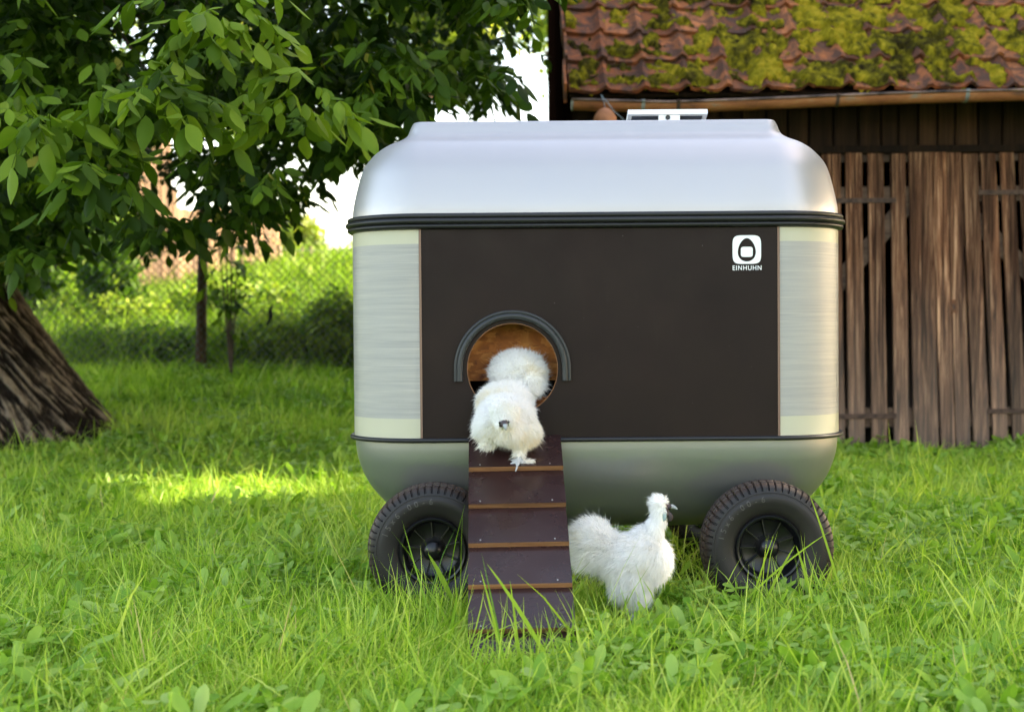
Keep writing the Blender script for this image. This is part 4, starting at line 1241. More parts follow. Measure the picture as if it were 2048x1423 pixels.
    th = .003 + .042 * sstep(0, .5, mk) + .030 * (fbm(pp, 30, 3, 47) - .5) + .018 * (vnoise(pp, 95, 49) - .5)
    V = surf(UU, SS, h0 + np.where(mk > 0, th, -.012)).reshape(-1, 3)
    ny_, nx_ = UU.shape; idx = np.arange(nx_ * ny_).reshape(ny_, nx_)
    F4 = np.stack([idx[:-1, :-1], idx[:-1, 1:], idx[1:, 1:], idx[1:, :-1]], -1)
    keep = (mk[:-1, :-1] > -.02) & (mk[1:, 1:] > -.02) & (mk[:-1, 1:] > -.02) & (mk[1:, :-1] > -.02)
    F4 = F4[keep]
    tint = np.clip(.42 + (fbm(pp, 3.3, 3, 61) - .5) * 1.3 + .1 + (fbm(pp, 26, 2, 63) - .5) * 1.2 + (vnoise(pp, 90, 65) - .5) * .5, 0, 1).ravel()
    used = np.unique(F4); rem = np.full(len(V), -1); rem[used] = np.arange(len(used))
    def moss_mat():
        m, n, b, L = mat('cushion_moss')
        a = node(n, 'ShaderNodeAttribute', attribute_name='tint'); v = coords(n)
        g = ntex(n, v, 120, 5, 0.7)
        c = ramp(n, a.outputs['Fac'], [(0.05, (0.030, 0.022, 0.008)), (0.3, (0.075, 0.062, 0.010)), (0.52, (0.18, 0.15, 0.012)), (0.75, (0.33, 0.27, 0.016)), (1, (0.50, 0.36, 0.03))])
        c = mixc(n, .8, c, ramp(n, g, [(.3, (.35, .35, .35)), (.7, (1.35, 1.35, 1.3))]), 'MULTIPLY')
        L(c, b.inputs['Base Color']); b.inputs['Roughness'].default_value = 1; b.inputs['Specular IOR Level'].default_value = .05
        bump(n, b, g, 1.0, .012); return m
    moss = link('moss', mesh_np('moss', V[used], rem[F4], moss_mat(), True, {'tint': tint[used]}), roof)
    moss['kind'] = 'stuff'; 
    # ---- gutter
    M_CU = None
    m, n_, b, L = mat('rusty_painted_gutter'); v = coords(n_, (.5, 1, 1)); f = ntex(n_, v, 7, 7, .7, .4)
    c = ramp(n_, f, [(.3, (.10, .045, .025)), (.45, (.30, .105, .038)), (.6, (.40, .16, .06)), (.72, (.24, .22, .18))]); L(c, b.inputs['Base Color'])
    b.inputs['Roughness'].default_value = .7; b.inputs['Metallic'].default_value = .1; bump(n_, b, f, .3, .004); M_CU = m
    M_ZN = simple('grey_zinc', (.24, .25, .25), .6, .3, var=.4, scale=18)
    gl, gr = P(1143, 200, 9.02), P(2048, 184, 9.02)
    GR = .058; gy = 9.03
    def gpt(x, a, r=GR):
        zc = np.interp(x, [gl.x, gl.x + .6, gr.x, 7], [gl.z - .006, gl.z - .022, gr.z + .002, gr.z + .09])
        zc -= .006 * math.sin((x - gl.x) * 2.1)
        return (x, gy + r * math.cos(a), zc + r * math.sin(a) * 1.0)
    g = MB(); xs = np.linspace(gl.x, XR, 60); aa = np.linspace(math.pi, 2 * math.pi, 15); aa = np.r_[aa]
    V = [gpt(x, a) for x in xs for a in aa]; k = len(aa)
    V2 = [gpt(x, a, GR - .003) for x in xs for a in aa]
    g.add(V, [(i * k + j, (i + 1) * k + j, (i + 1) * k + j + 1, i * k + j + 1) for i in range(59) for j in range(k - 1)])
    g.add(V2, [(i * k + j, i * k + j + 1, (i + 1) * k + j + 1, (i + 1) * k + j) for i in range(59) for j in range(k - 1)])
    gut = g.build('gutter', M_CU, barn, smooth=True)
    g = MB(); g.tube([tuple(np.array(gpt(x, math.pi)) + np.array([0, -.004, .002])) for x in xs], .0085, 10); g.build('gutter_bead', simple('worn_bead', (.16, .10, .075), .55, .4, var=.9, scale=7), gut, smooth=True)
    g = MB(); V = [gpt(gl.x - .002, a, GR + .004) for a in aa] + [gpt(gl.x + .010, a, GR + .004) for a in aa]
    g.add(V, [tuple(range(k))] + [(j, j + 1, k + j + 1, k + j) for j in range(k - 1)]); g.build('gutter_end_cap', M_ZN, gut)
    for px in (1285, 1355, 1672, 1930):
        x = P(px, 200, gy).x; g = MB(); V = [gpt(x - .012, a, GR + .004) for a in aa] + [gpt(x + .012, a, GR + .004) for a in aa]
        g.add(V, [(j, j + 1, k + j + 1, k + j) for j in range(k - 1)])
        p = gpt(x, math.pi); g.box(x - .012, x + .012, p[1] - .016, p[1] + .001, p[2] - .004, p[2] + .014)
        g.build('gutter_bracket', M_ZN if px in (1285, 1930) else M_IRON, gut, smooth=True)
    # ---- clay pot hanging from the gutter
    pc = P(1210, 236, 8.93)
    t = thing('hanging_clay_pot', 'round orange clay pot hanging upside down by a string from the gutter', 'clay pot', tuple(pc))
    sec = [(.004, .052), (.016, .050), (.030, .044), (.048, .030), (.062, .010), (.072, -.012), (.076, -.034), (.074, -.052), (.068, -.060), (.060, -.058)]
    aa = np.linspace(0, 2 * math.pi, 40, endpoint=False); g = MB()
    g.add([(pc.x + r_ * math.cos(a), pc.y + r_ * math.sin(a), pc.z + z + .012) for r_, z in sec for a in aa],
          [(i * 40 + j, i * 40 + (j + 1) % 40, (i + 1) * 40 + (j + 1) % 40, (i + 1) * 40 + j) for i in range(len(sec) - 1) for j in range(40)])
    g.build('pot', simple('terracotta', (.42, .17, .075), .75, var=.25, scale=14), t, smooth=True)
    g = MB(); pt = [pc + Vector((0, 0, .062)), pc + Vector((-.004, .02, .10)), P(1202, 190, 8.95)]; g.tube(pt, .0022, 6)
    g.tube([P(1202, 190, 8.95), P(1215, 205, 8.93), P(1228, 222, 8.93), P(1248, 240, 8.93)], .0024, 6)
    g.build('string', simple('pale_blue_string', (.32, .40, .46), .7), t, smooth=True)
build_barn()

# ------------------------------------------------------------------ trees
FLECKS = [(-1.62, 7.15, 0.85, 0.62), (2.9, 8.75, 0.5, 0.22), (-0.25, 4.22, 0.95, 0.10)]  # sun patches; leaf clusters that would block their sun rays are left out
def in_fleck(c, grow=0.0):
    k = c[:, 2] / SUN[2]; gx = c[:, 0] - SUN[0] * k; gy = c[:, 1] - SUN[1] * k
    r = np.zeros(len(c), bool)
    for fx, fy, rx, ry in FLECKS: r |= ((gx - fx) / (rx + grow)) ** 2 + ((gy - fy) / (ry + grow)) ** 2 < rng.uniform(.5, 2.1, len(c))
    return r

def walnut_leaves(C, K, size, lo=False, tintm=.5):
    """K compound leaves round every cluster centre; each has 7 drooping leaflets"""
    N = len(C); prof = LEAF_LO if lo else LEAF
    base = np.repeat(C, K, 0); n = len(base)
    az = rng.uniform(0, 2 * np.pi, n); dr = rng.uniform(-.7, .35, n)
    rd = nrm(np.stack([np.cos(az), np.sin(az), dr], -1))
    RL = size * rng.uniform(1.6, 2.6, n)
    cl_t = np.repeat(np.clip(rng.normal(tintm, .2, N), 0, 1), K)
    sag = np.stack([0 * az, 0 * az, -np.ones(n)], -1)
    parts = []; st = []
    side0 = nrm(np.cross(rd, [0, 0, 1.0]))
    for j, (tt, sd) in enumerate(((1, 0), (.80, 1), (.80, -1), (.55, 1), (.55, -1), (.32, 1), (.32, -1))):
        b = base + rd * (RL * tt)[:, None] + sag * (RL * .25 * tt * tt)[:, None]
        d = nrm(rd * (1.0 if sd == 0 else .45) + side0 * sd * .8 + sag * rng.uniform(-.1, 1.2, n)[:, None] + rng.normal(0, .18, (n, 3)))
        s = nrm(np.cross(d, nrm(rng.normal(size=(n, 3)) * .45 + np.array([0, -.4, 1.0]))))
        Ln = size * rng.uniform(.8, 1.15, n) * (1.1 if sd == 0 else (.62 + .4 * tt))
        bend = sag * rng.uniform(0, .35, n)[:, None] + rng.normal(0, .06, (n, 3))
        T = np.clip(cl_t + rng.normal(0, .13, n), 0, .97); T = np.where(rng.random(n) < .006, 1, T)
        k = rng.random(n) < .95
        parts.append(strips(b[k], d[k], bend[k], s[k], Ln[k], (Ln * rng.uniform(.22, .31, n))[k], prof, 3, .28, T[k]))
    parts.append(strips(base, rd, sag * .25, side0, RL, .0016, [(0, 1), (.5, .8), (1, .6)], 2, tint=np.full(n, .3)))
    return parts

def trunk_mesh(name, spine, radii, parent, mt, nseg=220, na=260, amp=.05, flare=None, twist=0.0):
    sp = catmull(spine, 12); rr = np.interp(np.linspace(0, 1, len(sp)), np.linspace(0, 1, len(radii)), radii)
    t = np.linspace(0, 1, nseg); sp = np.stack([np.interp(t, np.linspace(0, 1, len(sp)), sp[:, k]) for k in range(3)], -1)
    rr = np.interp(t, np.linspace(0, 1, len(rr)), rr)
    a = np.linspace(0, 2 * np.pi, na, endpoint=False)
    L = np.linalg.norm(np.gradient(sp, axis=0), axis=1).cumsum()
    A, T = np.meshgrid(a, L)
    r0 = rr[:, None]
    A2 = A + twist * T
    pc = np.stack([np.cos(A2) * r0 * 24, np.sin(A2) * r0 * 24, T * 3.0 + 1.2 * fbm(np.stack([np.cos(A2) * r0 * 5, np.sin(A2) * r0 * 5, T * 2.0], -1), 1, 2, 88)], -1)
    w_ = fbm(pc * .5, 1, 3, 71)
    n1 = fbm(pc + w_[..., None] * 1.8, 1.0, 4, 73)
    ridge = 1 - np.abs(n1 - .5) * 5.5
    ridge = np.clip(ridge, 0, 1)           # furrows
    n2 = fbm(np.stack([np.cos(A2) * r0 * 38, np.sin(A2) * r0 * 38, T * 20], -1), 1, 3, 79)
    h = (1 - ridge) * .65 + n2 * .55
    rad = r0 + amp * (h - .6) + .10 * r0 * (fbm(np.stack([np.cos(A) * 1.2, np.sin(A) * 1.2, T * .6], -1), 1, 2, 5) - .5)
    if flare is not None: rad = rad + flare(A, T)
    V = sp[:, None] + np.stack([np.cos(A) * rad, np.sin(A) * rad, 0 * rad], -1)
    V = V.reshape(-1, 3)
    i = np.arange(nseg - 1)[:, None] * na; j = np.arange(na)[None]; jn = (j + 1) % na
    Fc = np.stack([i + j, i + jn, i + na + jn, i + na + j], -1).reshape(-1, 4)
    return link(name, mesh_np(name, V, Fc, mt, True, {'ridge': np.clip(h, 0, 1).ravel()}), parent)

def build_walnut():
    g0 = float(gz(-3.4, 9.5))
    t = thing('walnut_tree', 'big leaning walnut tree with furrowed trunk and leafy boughs hanging over the lawn', 'tree', (-3.4, 9.5, g0))
    fl = lambda A, T: (.46 * np.exp(-T / .26)) * (.65 + .35 * np.cos(3 * A + .6))
    trunk_mesh('trunk', [(-3.34, 9.5, -.15), (-3.42, 9.5, .25), (-3.60, 9.5, .62), (-3.93, 9.5, 1.2), (-4.25, 9.45, 1.9), (-4.4, 9.4, 2.7), (-4.4, 9.3, 3.6), (-4.3, 9.2, 4.8)], [.70, .64, .58, .53, .50, .47, .38, .28], t, M_BARK, flare=fl, amp=.05, twist=.35, nseg=480, na=560)
    ends = [(-.1, 7.4, 2.75), (-.3, 5.8, 2.5), (-1.7, 4.9, 2.45), (-2.6, 5.4, 2.2), (-1.4, 9.4, 2.9), (-.1, 9.0, 3.4), (-2.2, 8.0, 2.3), (-.6, 10.6, 3.3),
            (-3.2, 6.3, 3.4), (-1, 7, 4.2), (-6, 6, 4), (-8, 9, 4.5), (-6, 12.5, 4.5), (-3, 12.5, 5), (-4, 9, 8), (-2, 8, 7), (-6, 8, 7)]
    mb = MB(); pts_all = []
    for e in ends:
        s = np.array([-4.4, 9.35, random.uniform(2.5, 4.2)]); e = np.array(e)
        m1 = s * .65 + e * .35 + [0, 0, .75]; m2 = s * .3 + e * .7 + [random.uniform(-.2, .2), random.uniform(-.2, .2), .55]
        c = catmull([s, m1, m2, e], 8); c[1:-1] += rng.normal(0, .025, (len(c) - 2, 3))
        mb.tube(c, np.linspace(.11, .012, len(c)), 10); pts_all.append(c[12:])
        for q in range(6):       # side branches
            i = rng.integers(8, len(c) - 1); v = e - s; v = v / np.linalg.norm(v)
            dd = nrm(v * .8 + rng.normal(0, .5, 3) * [1, 1, .5] + [0, 0, -.1]); ln = rng.uniform(.7, 1.6)
            b = catmull([c[i], c[i] + dd * ln * .5 + [0, 0, .08], c[i] + dd * ln + [0, 0, -.08]], 6)
            px_, py_ = proj(b[-1]);
            if (py_ > contour(px_) - 20 and -100 < px_) or px_ > 1060 or b[-1][1] < 6.6: continue
            mb.tube(b, np.linspace(.026, .006, len(b)), 7); pts_all.append(b)
    nodes = np.concatenate(pts_all)
    # clusters seen in the photograph: everything above the ragged lower edge of the crown
    N = 4500
    px = rng.uniform(-200, 1125, N); Y = 6.0 + 6.0 * rng.random(N) ** .8
    py = rng.uniform(-230, 560, N)
    drop = .13 * F / Y
    keep = py + drop * .75 < contour(px)
    keep &= ~((px > 690) & (Y < 5.9))
    keep &= ~((px > 1060) & (Y > 9.0))
    for gx, gy_, rx, ry, pr in GAPS:
        keep &= ~((((px - gx) / rx) ** 2 + ((py - gy_ + drop * .4) / ry) ** 2 < 1.5) & (rng.random(N) < pr ** .4))
    nz = fbm(np.stack([px / 110, py / 110, Y * .35], -1), 1, 3, 91); keep &= rng.random(N) < sstep(.34, .52, nz) * .8 + .20
    px, py, Y = px[keep], py[keep], Y[keep]
    C = np.array([P(a, b, c)[:] for a, b, c in zip(px, py, Y)])
    C = C[C[:, 2] > 1.25]; C = C[~in_fleck(C, .15)]
    # a few nearer boughs at the left, tinted lighter to look lit
    def bough(n, cx, cy, sx, sy, Y0, Y1):
        x = rng.normal(cx, sx, n); y = rng.normal(cy, sy, n); return np.array([P(a, b, c)[:] for a, b, c in zip(x, y, rng.uniform(Y0, Y1, n))])
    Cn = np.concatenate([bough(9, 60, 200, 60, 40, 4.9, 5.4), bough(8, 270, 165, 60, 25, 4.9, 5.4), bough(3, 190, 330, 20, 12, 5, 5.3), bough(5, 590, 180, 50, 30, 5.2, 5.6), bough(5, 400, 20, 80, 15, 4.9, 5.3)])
    # rest of the crown, out of the picture
    M = 520
    e = rng.normal(size=(M, 3)); e /= np.linalg.norm(e, axis=1)[:, None]; e *= rng.random((M, 1)) ** .35
    Cc = np.array([-5.4, 9.4, 5.4]) + e * np.array([4.9, 4.6, 3.2]); Cc = Cc[Cc[:, 2] > 2.2]
    qx, qy = proj(Cc); inside = (qx > -250) & (qx < 1200) & (qy > -240) & (Cc[:, 1] > 0); Cc = Cc[~inside]; Cc = Cc[~in_fleck(Cc, .2)]
    for c in np.concatenate([C, Cn, Cc]):
        dd = np.linalg.norm(nodes - c, axis=1); i = np.argmin(dd)
        if dd[i] > .38: continue
        s = nodes[i]; m_ = (s + c) / 2 + [0, 0, .12 * dd[i]]
        mb.tube(catmull([s, m_, c], 3), np.linspace(.005, .002, 7), 5, cap=False)
    mb.build('branches', M_BRANCH, t, smooth=True)
    parts = walnut_leaves(C, 3, .092, tintm=.40) + walnut_leaves(Cn, 3, .104, tintm=.86) + walnut_leaves(Cc, 4, .19, lo=True)  # shade put into the tint, darker inner leaves against lighter front boughs
    V, Fc, T = merge(parts)
    link('crown', mesh_np('crown', V, Fc, WALNUT, True, {'tint': T}), t)

def contour(px):
    return np.interp(px, [-200, 0, 60, 120, 170, 230, 300, 350, 400, 450, 520, 570, 640, 700, 735, 800, 900, 1000, 1060, 1100, 1125],
                     [575, 590, 585, 530, 455, 450, 505, 490, 465, 480, 450, 450, 415, 345, 325, 255, 250, 232, 212, 160, 80])
GAPS = [(250, 80, 55, 35, .9), (300, 115, 25, 18, .8), (480, 20, 60, 30, .7), (215, 5, 50, 22, .7), (350, 280, 40, 35, .85), (300, 390, 30, 50, .9), (375, 400, 45, 45, .8), (470, 245, 60, 50, .75), (620, 360, 50, 70, .7),
        (670, 420, 50, 80, .9), (1015, 130, 40, 45, .8), (900, 210, 60, 40, .7), (1060, 200, 50, 45, .9), (700, 20, 90, 25, .6), (730, 165, 30, 30, .6), (820, 235, 25, 18, .8), (860, 50, 80, 60, .6), (1090, 60, 25, 110, .9), (590, 460, 60, 40, .7)]
build_walnut()

# unseen trees added right of the lawn to keep the yard in the shade
def shade_tree(x, y, zc, r, hh, n, label):
    g = float(gz(x, y))
    t = thing('unseen_shade_tree', label, 'tree', (x, y, g), 'unseen trees added to shade the yard')
    trunk_mesh('trunk', [(x, y, g - .1), (x + .1, y, g + 2.5), (x, y + .1, zc - 1), (x, y, zc + hh * .6)], [.36, .28, .2, .06], t, M_BARK, nseg=60, na=60, amp=.03)
    e = rng.normal(size=(n, 3)); e /= np.linalg.norm(e, axis=1)[:, None]; e *= rng.random((n, 1)) ** .4
    C = np.array([x, y, zc]) + e * np.array([r, r, hh]); C = C[~in_fleck(C, .10)]
    m = len(C); d = nrm(rng.normal(size=(m, 3)) + [0, 0, -.3])
    mb = MB()
    for c in C[:60]:
        s = np.array([x, y, min(c[2] - .5, zc + hh * .4)]); mb.tube([s, (s + c) / 2 + [0, 0, .3], c], [.06, .03, .01], 6)
    mb.build('branches', M_BRANCH, t, smooth=True)
    V, Fc, T = strips(C, d, d * 0 + [0, 0, -.1], perp(d), rng.uniform(.22, .40, m), rng.uniform(.09, .15, m), LEAF_LO, 3, .2, rng.uniform(0, .8, m))
    link('crown', mesh_np('crown', V, Fc, HEDGE, True, {'tint': T}), t)
shade_tree(12.6, 4.0, 8.2, 4.0, 5.6, 11000, 'unseen tree added for shade beyond the right edge of the lawn, nearest the viewer')
shade_tree(11.6, 8.6, 8.4, 4.0, 6.0, 12000, 'unseen tree added for shade beside the far end of the barn')
shade_tree(10.6, 13.4, 8.6, 3.6, 5.6, 8000, 'unseen tree added for shade behind the right end of the barn')
shade_tree(13.4, -0.6, 8.0, 4.0, 5.6, 10000, 'unseen tree added for shade at the near right corner of the yard')

# ------------------------------------------------------------------ background behind the fence
def leaf_cloud(name, C, r, per, L_, W_, mt, parent, tint=.5, tv=.25, lo=True, up=0.0, gap=.0):
    n = len(C) * per; b = np.repeat(C, per, 0) + rng.normal(0, 1, (n, 3)) * np.array(r)
    d = rand_dirs(n, up); T = np.clip(np.repeat(rng.normal(tint, tv * .7, len(C)), per) + rng.normal(0, tv * .6, n), 0, 1)
    V, Fc, T = strips(b, d, d * 0 + [0, 0, -.15], perp(d), L_ * rng.uniform(.6, 1.3, n), W_ * rng.uniform(.6, 1.3, n), LEAF_LO, 3, .25, T)
    return link(name, mesh_np(name, V, Fc, mt, True, {'tint': T}), parent)

def shrub(name, label, px, py0, py1, Y, wpx, nc, per, L_, mt, cat='shrub', tint=.5, group=None, stems=5, depth=.8):
    b = P(px, py1, Y); zb = float(gz(b.x, Y)); topz = P(px, py0, Y).z; hw = wpx / 2 * Y / F
    t = thing(name, label, cat, (b.x, Y, zb), group)
    H = topz - zb
    e = rng.normal(size=(nc, 3)); e /= np.linalg.norm(e, axis=1)[:, None]; e *= rng.random((nc, 1)) ** .4
    C = np.array([b.x, Y, zb + H * .5]) + e * np.array([hw, hw * depth, H * .5])
    wob = (fbm(C, 2.2, 3, 12) - .5)[:, None] * np.array([.5 * hw, 0, .35 * H]); C = C + wob
    C = C[C[:, 2] > zb + .03]
    mb = MB()
    for k in range(stems):
        c = C[rng.integers(len(C))]; s = np.array([b.x + rng.normal(0, .08), Y + rng.normal(0, .08), zb - .03])
        mb.tube([s, (s + c) / 2 + rng.normal(0, .05, 3), c], [.022, .014, .005], 6)
    mb.build('stem', M_BRANCH, t, smooth=True)
    leaf_cloud('foliage', C, (.07, .07, .06), per, L_, L_ * .3, mt, t, tint, .3)
    return t

# wire fence with the wooden post
def build_fence():
    Y = 12.5; zp = float(gz(P(402, 730, Y).x, Y))
    p0 = P(400, 740, Y); p1 = P(407, 416, Y)
    t = thing('wire_fence', 'chain link fence on a dark wooden post at the back edge of the lawn', 'fence', (p0.x, Y, zp))
    mb = MB(); zs = np.linspace(0, 1, 9)
    mb.tube([(p0.x + (p1.x - p0.x) * s + rng.normal(0, .002), Y, zp - .2 + (p1.z - zp + .2) * s) for s in zs], np.linspace(.050, .043, 9), 14)
    mb.build('post', wood('fence_post_wood', (0.03, 0.018, 0.01), (0.085, 0.05, 0.028), (0.16, 0.09, 0.05)), t, angle=50)
    yw = Y - .055
    wm = MB(); xa, xb = -7.5, .3; pitch = .072; hgt = 1.18
    n = int((xb - xa) / pitch)
    lv = 17
    for s in (1, -1):
        for k in range(-lv, n + lv):
            pts = []
            x0 = xa + k * pitch
            # one wire climbs steadily through the mesh
            for j in (0, lv):
                x = x0 + (j if s > 0 else lv - j) * pitch
                pts.append((x, j / lv))
            (xA, fA), (xB, fB) = pts
            f0, f1 = 0, 1
            lo_, hi_ = min(xA, xB), max(xA, xB)
            if hi_ < xa or lo_ > xb: continue
            def at(f):
                x = xA + (xB - xA) * f; return (x, yw + s * .002, float(gz(x, Y)) + .03 + f * hgt)
            q = [at(f) for f in np.linspace(0, 1, 5)]
            wm.tube(q, .0030, 3, cap=False)
    wm.build('wire_mesh', simple('dull_wire', (.10, .11, .10), .6, .5), t)
    w2 = MB()
    for dz in (.03, .56, 1.21):
        w2.tube([(x, yw - .004, float(gz(x, Y)) + dz + .008 * math.sin(x * 2)) for x in np.linspace(xa, xb, 30)], .0028, 5, cap=False)
    w2.build('tension_wire', bpy.data.materials['dull_wire'], t)
    # withered strip caught in the mesh
    q = [P(545, 608, yw - .01), P(541, 622, yw - .012), P(543, 636, yw - .01), P(537, 648, yw - .012), P(533, 655, yw - .01)]
    r_ = thing('dark_rag', 'narrow dark shred of rag caught in the wire fence', 'rag', tuple(q[-1]))
    V = []
    for i, p in enumerate(q):
        w_ = [.006, .022, .026, .020, .008][i]; V += [(p.x - w_, p.y, p.z), (p.x + w_ * .7, p.y - .01, p.z + .01), (p.x - w_, p.y + .004, p.z), (p.x + w_ * .7, p.y - .006, p.z + .01)]
    Fc = []
    for i in range(4): a_ = i * 4; Fc += [(a_, a_ + 1, a_ + 5, a_ + 4), (a_ + 2, a_ + 6, a_ + 7, a_ + 3), (a_, a_ + 4, a_ + 6, a_ + 2), (a_ + 1, a_ + 3, a_ + 7, a_ + 5)]
    Fc += [(0, 2, 3, 1), (16, 17, 19, 18)]
    link('cloth', mesh_np('cloth', V, Fc, simple('dark_cloth', (.012, .014, .016), .9), False), r_)
build_fence()

# old plank shed running away to the right
def build_shed():
    a0 = P(238, 600, 17.0); a1 = P(560, 575, 27.0)
    t = thing('plank_shed', 'long low shed of pale sunlit planks beyond the wire fence', 'shed', (a0.x, a0.y, float(gz(a0.x, a0.y))))
    m = board_wood('pale_shed_planks', [(0.2, (0.06, 0.040, 0.025)), (0.45, (0.16, 0.115, 0.07)), (0.65, (0.25, 0.19, 0.115)), (0.85, (0.34, 0.27, 0.17))])
    mR = simple('shed_roof_felt', (.12, .07, .05), .9, var=.4, scale=3)
    dv = np.array([a1.x - a0.x, a1.y - a0.y]); Ln = np.linalg.norm(dv); dv /= Ln; nv = np.array([-dv[1], dv[0]])
    if nv[1] < 0: nv = -nv
    V, Fc, T, n = [], [], [], 0; s = 0.0
    while s < Ln:
        wd = rng.uniform(.14, .26); tn = rng.random() * (0.35 if s < 2.2 else 1)
        h = np.interp(s, [0, 2.4, 2.5, Ln], [2.35, 2.35, 1.15, 1.15]) + rng.uniform(-.03, .03)
        o = rng.uniform(0, .02)
        for dn in (o, o + .03):
            for ss in (s, s + wd - .015):
                for zz in (-.3, h):
                    x, y = a0.x + dv[0] * ss + nv[0] * dn, a0.y + dv[1] * ss + nv[1] * dn
                    V.append((x, y, float(gz(x, y)) + zz)); T.append(tn)
        Fc += [(n, n + 2, n + 3, n + 1), (n + 4, n + 5, n + 7, n + 6), (n, n + 1, n + 5, n + 4), (n + 2, n + 6, n + 7, n + 3), (n + 1, n + 3, n + 7, n + 5)]
        n = len(V); s += wd
    link('wall', mesh_np('wall', V, Fc, m, False, {'tone': T}), t)
    V, Fc = [], []
    # body and lean-to roof of the taller end
    c = [a0.x, a0.y]; z0 = float(gz(*c)) + 2.3
    def pt(s_, d_, z): return (a0.x + dv[0] * s_ + nv[0] * d_, a0.y + dv[1] * s_ + nv[1] * d_, z)
    r_ = MB(); q = [pt(-.25, -.3, z0), pt(2.6, -.3, z0 + .25), pt(2.6, 3.2, z0 + 1.2), pt(-.25, 3.2, z0 + .95)]
    r_.add(q + [(x, y, z + .07) for x, y, z in q], [(3, 2, 1, 0), (4, 5, 6, 7), (0, 1, 5, 4), (1, 2, 6, 5), (2, 3, 7, 6), (3, 0, 4, 7)]); r_.build('roof', mR, t)
    w = MB(); q = [pt(.02, .05, 0), pt(.02, 3.0, 0), pt(.02, 3.0, z0 + .6), pt(.02, .05, z0)]; w.add(q + [(x + .05, y, z) for x, y, z in q], [(0, 1, 2, 3), (7, 6, 5, 4), (0, 4, 5, 1), (2, 6, 7, 3), (0, 3, 7, 4), (1, 5, 6, 2)])
    o = w.build('side_wall', m, t)
    at_ = o.data.attributes.new('tone', 'FLOAT', 'POINT'); at_.data.foreach_set('value', np.full(8, .3, np.float32))
build_shed()

# field fence of pale posts on the hill
ff = thing('field_fence', 'row of pale weathered posts of a field fence up on the meadow', 'fence', (P(600, 550, 27).x, 27, float(gz(P(600, 550, 27).x, 27))))
for px, py, hpx in ((557, 489, 9), (583, 490, 10), (603, 495, 8), (620, 494, 8), (645, 505, 6)):
    Y = 26.0 + (px - 557) * .05; p = P(px, py, Y); g = float(gz(p.x, Y))
    mb = MB(); mb.tube([(p.x, Y, g - .2), (p.x + .02, Y, (g + p.z) / 2), (p.x + .01, Y, p.z)], hpx / 2 * Y / F * .95, 9)
    mb.build('post', simple('pale_post', (.34, .24, .16), .85, var=.4, scale=8) if 'pale_post' not in bpy.data.materials else bpy.data.materials['pale_post'], ff, angle=50)
mb = MB()
for dz in (.3, .8): mb.tube([(x, 26.0 + (x - P(557, 489, 26).x) * 1.2, float(gz(x, 27)) + dz) for x in np.linspace(P(540, 489, 26).x, P(720, 500, 27).x, 8)], .006, 4)
mb.build('rail_wire', bpy.data.materials['dull_wire'], ff)

# hedges, brambles and trees behind the fence
SH = [
    ('hazel_bush', 'dense dark hazel bush behind the leaning trunk', 60, 290, 600, 15.5, 210, 260, 34, .10, HEDGE, .30, 'shrub'),
    ('hazel_bush', 'broad leafy bush with yellow gaps left of the plank shed', 175, 330, 600, 17.0, 170, 240, 34, .10, HEDGE, .45, 'shrub'),
    ('elder_bush', 'shady brown-green bush beside the shed corner', 225, 440, 605, 15.0, 90, 110, 30, .09, HEDGE, .12, 'shrub'),
    ('bramble', 'rounded green bramble thicket right of the fence post', 560, 640, 738, 13.2, 260, 150, 22, .085, HEDGE, .85, 'bramble'),
    ('bramble', 'tall bramble thicket leaning against the left flank of the coop', 690, 590, 745, 12.9, 130, 150, 22, .085, HEDGE, .85, 'bramble'),
    ('bramble', 'low dark bramble at the foot of the fence post', 330, 670, 755, 13.0, 170, 90, 20, .075, HEDGE, .40, 'bramble'),
    ('bramble', 'low bramble right beside the leaning trunk', 190, 680, 755, 13.3, 150, 80, 24, .075, HEDGE, .30, 'bramble'),
    ('nettle_patch', 'bright green nettle patch on the slope before the shed', 210, 600, 650, 15.0, 260, 150, 26, .085, HEDGE, .8, 'nettles'),
    ('nettle_patch', 'green nettles under the sunlit planks behind the post', 480, 575, 640, 16.0, 260, 170, 26, .09, HEDGE, .72, 'nettles'),
    ('roadside_tree', 'sunlit yellow-green bush between shed and field fence', 520, 415, 580, 30.0, 150, 200, 22, .20, LIME, .65, 'shrub'),
    ('roadside_tree', 'small yellow-green shrub behind the field fence posts', 605, 440, 520, 34.0, 90, 90, 20, .18, LIME, .7, 'shrub'),
]
for nm, lb, px, y0, y1, Y, wpx, nc, per, L_, mt, ti, cat in SH:
    shrub(nm, lb, px, y0, y1, Y, wpx, nc, per, L_, mt, cat, ti, depth=.7)

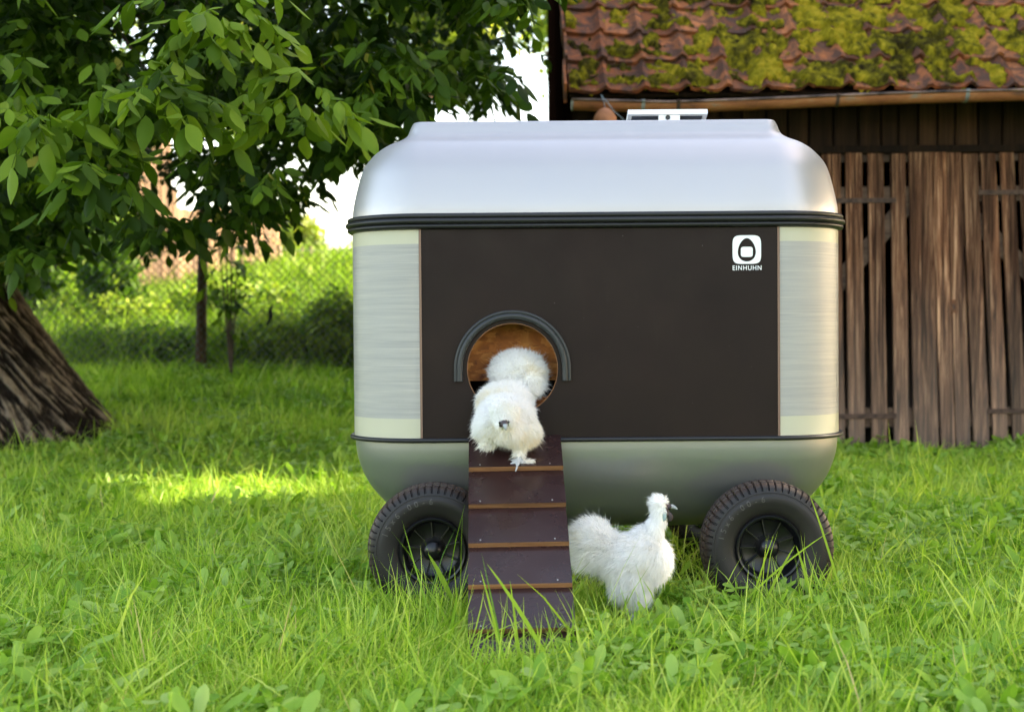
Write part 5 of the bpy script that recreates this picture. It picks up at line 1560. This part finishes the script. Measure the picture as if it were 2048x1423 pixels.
def far_tree(px, Y, tw, cy0, cy1, cw, nc, per, label, trunk_mat, leaf_mat, name='roadside_tree'):
    x = P(px, 400, Y).x; g = float(gz(x, Y)); t = thing(name, label, 'tree', (x, Y, g))
    z1 = P(px, cy0, Y).z; z0 = P(px, cy1, Y).z
    mb = MB(); mb.tube(catmull([(x - .1, Y, g - .2), (x, Y, g + 2), (x + .05, Y, (z0 + z1) / 2), (x - .1, Y, z1)], 6), np.linspace(tw, tw * .3, 19), 14)
    hw = cw / 2 * Y / F
    e = rng.normal(size=(nc, 3)); e /= np.linalg.norm(e, axis=1)[:, None]; e *= rng.random((nc, 1)) ** .4
    C = np.array([x, Y, (z0 + z1) / 2]) + e * np.array([hw, hw * .8, (z1 - z0) / 2])
    C += (fbm(C, .6, 3, 15) - .5)[:, None] * np.array([1.2, 0, 1.0])
    mb.build('trunk', trunk_mat, t, smooth=True)
    b2 = MB()
    for c in C[::9]:
        s = np.array([x, Y, np.clip(c[2] - 1.0, g + 2, z1)]); b2.tube([s, (s + c) / 2 + [0, 0, .15], c], [.05, .03, .012], 6)
    b2.build('branches', M_BRANCH, t, smooth=True)
    leaf_cloud('crown', C, (.22, .22, .2), per, .17, .06, leaf_mat, t, .55, .3)
M_SUNLIT_BARK = simple('orange_sunlit_bark', (.36, .17, .08), .85, var=.45, scale=6, bmp=.6, bscale=14)  # warm sunlight put into the orange trunk colour
far_tree(855, 24, .11, -320, 165, 330, 230, 24, 'distant tree with slim orange trunk behind the coop', M_SUNLIT_BARK, LIME)
far_tree(1115, 30, .2, -420, 190, 200, 210, 24, 'distant pale green tree beside the barn gable', M_BRANCH, LIME)
far_tree(480, 34, .2, -150, 330, 260, 200, 22, 'distant yellow-green tree seen through the walnut leaves', M_BRANCH, LIME)
far_tree(60, 32, .2, -300, 420, 420, 260, 24, 'distant leafy tree behind the hazel bushes', M_BRANCH, LIME)

# walnut sapling beside the post
def sapling():
    Y = 12.1; b = P(462, 700, Y); g = float(gz(b.x, Y)); t = thing('walnut_sapling', 'slender sapling with drooping leaves right of the wooden fence post', 'sapling', (b.x, Y, g))
    mb = MB(); tops = []
    for (px, py) in ((450, 470), (462, 490), (440, 505), (475, 520)):
        p = P(px, py, Y); c = catmull([(b.x, Y, g - .02), ((b.x + p.x) / 2, Y, (g + p.z) / 2), tuple(p)], 5); mb.tube(c, np.linspace(.012, .004, len(c)), 6); tops += list(c[4:])
    mb.build('stem', M_BRANCH, t, smooth=True)
    V, Fc, T = merge(walnut_leaves(np.array(tops), 1, .085, tintm=.75))
    link('leaves', mesh_np('leaves', V, Fc, WALNUT, True, {'tint': T}), t)
sapling()
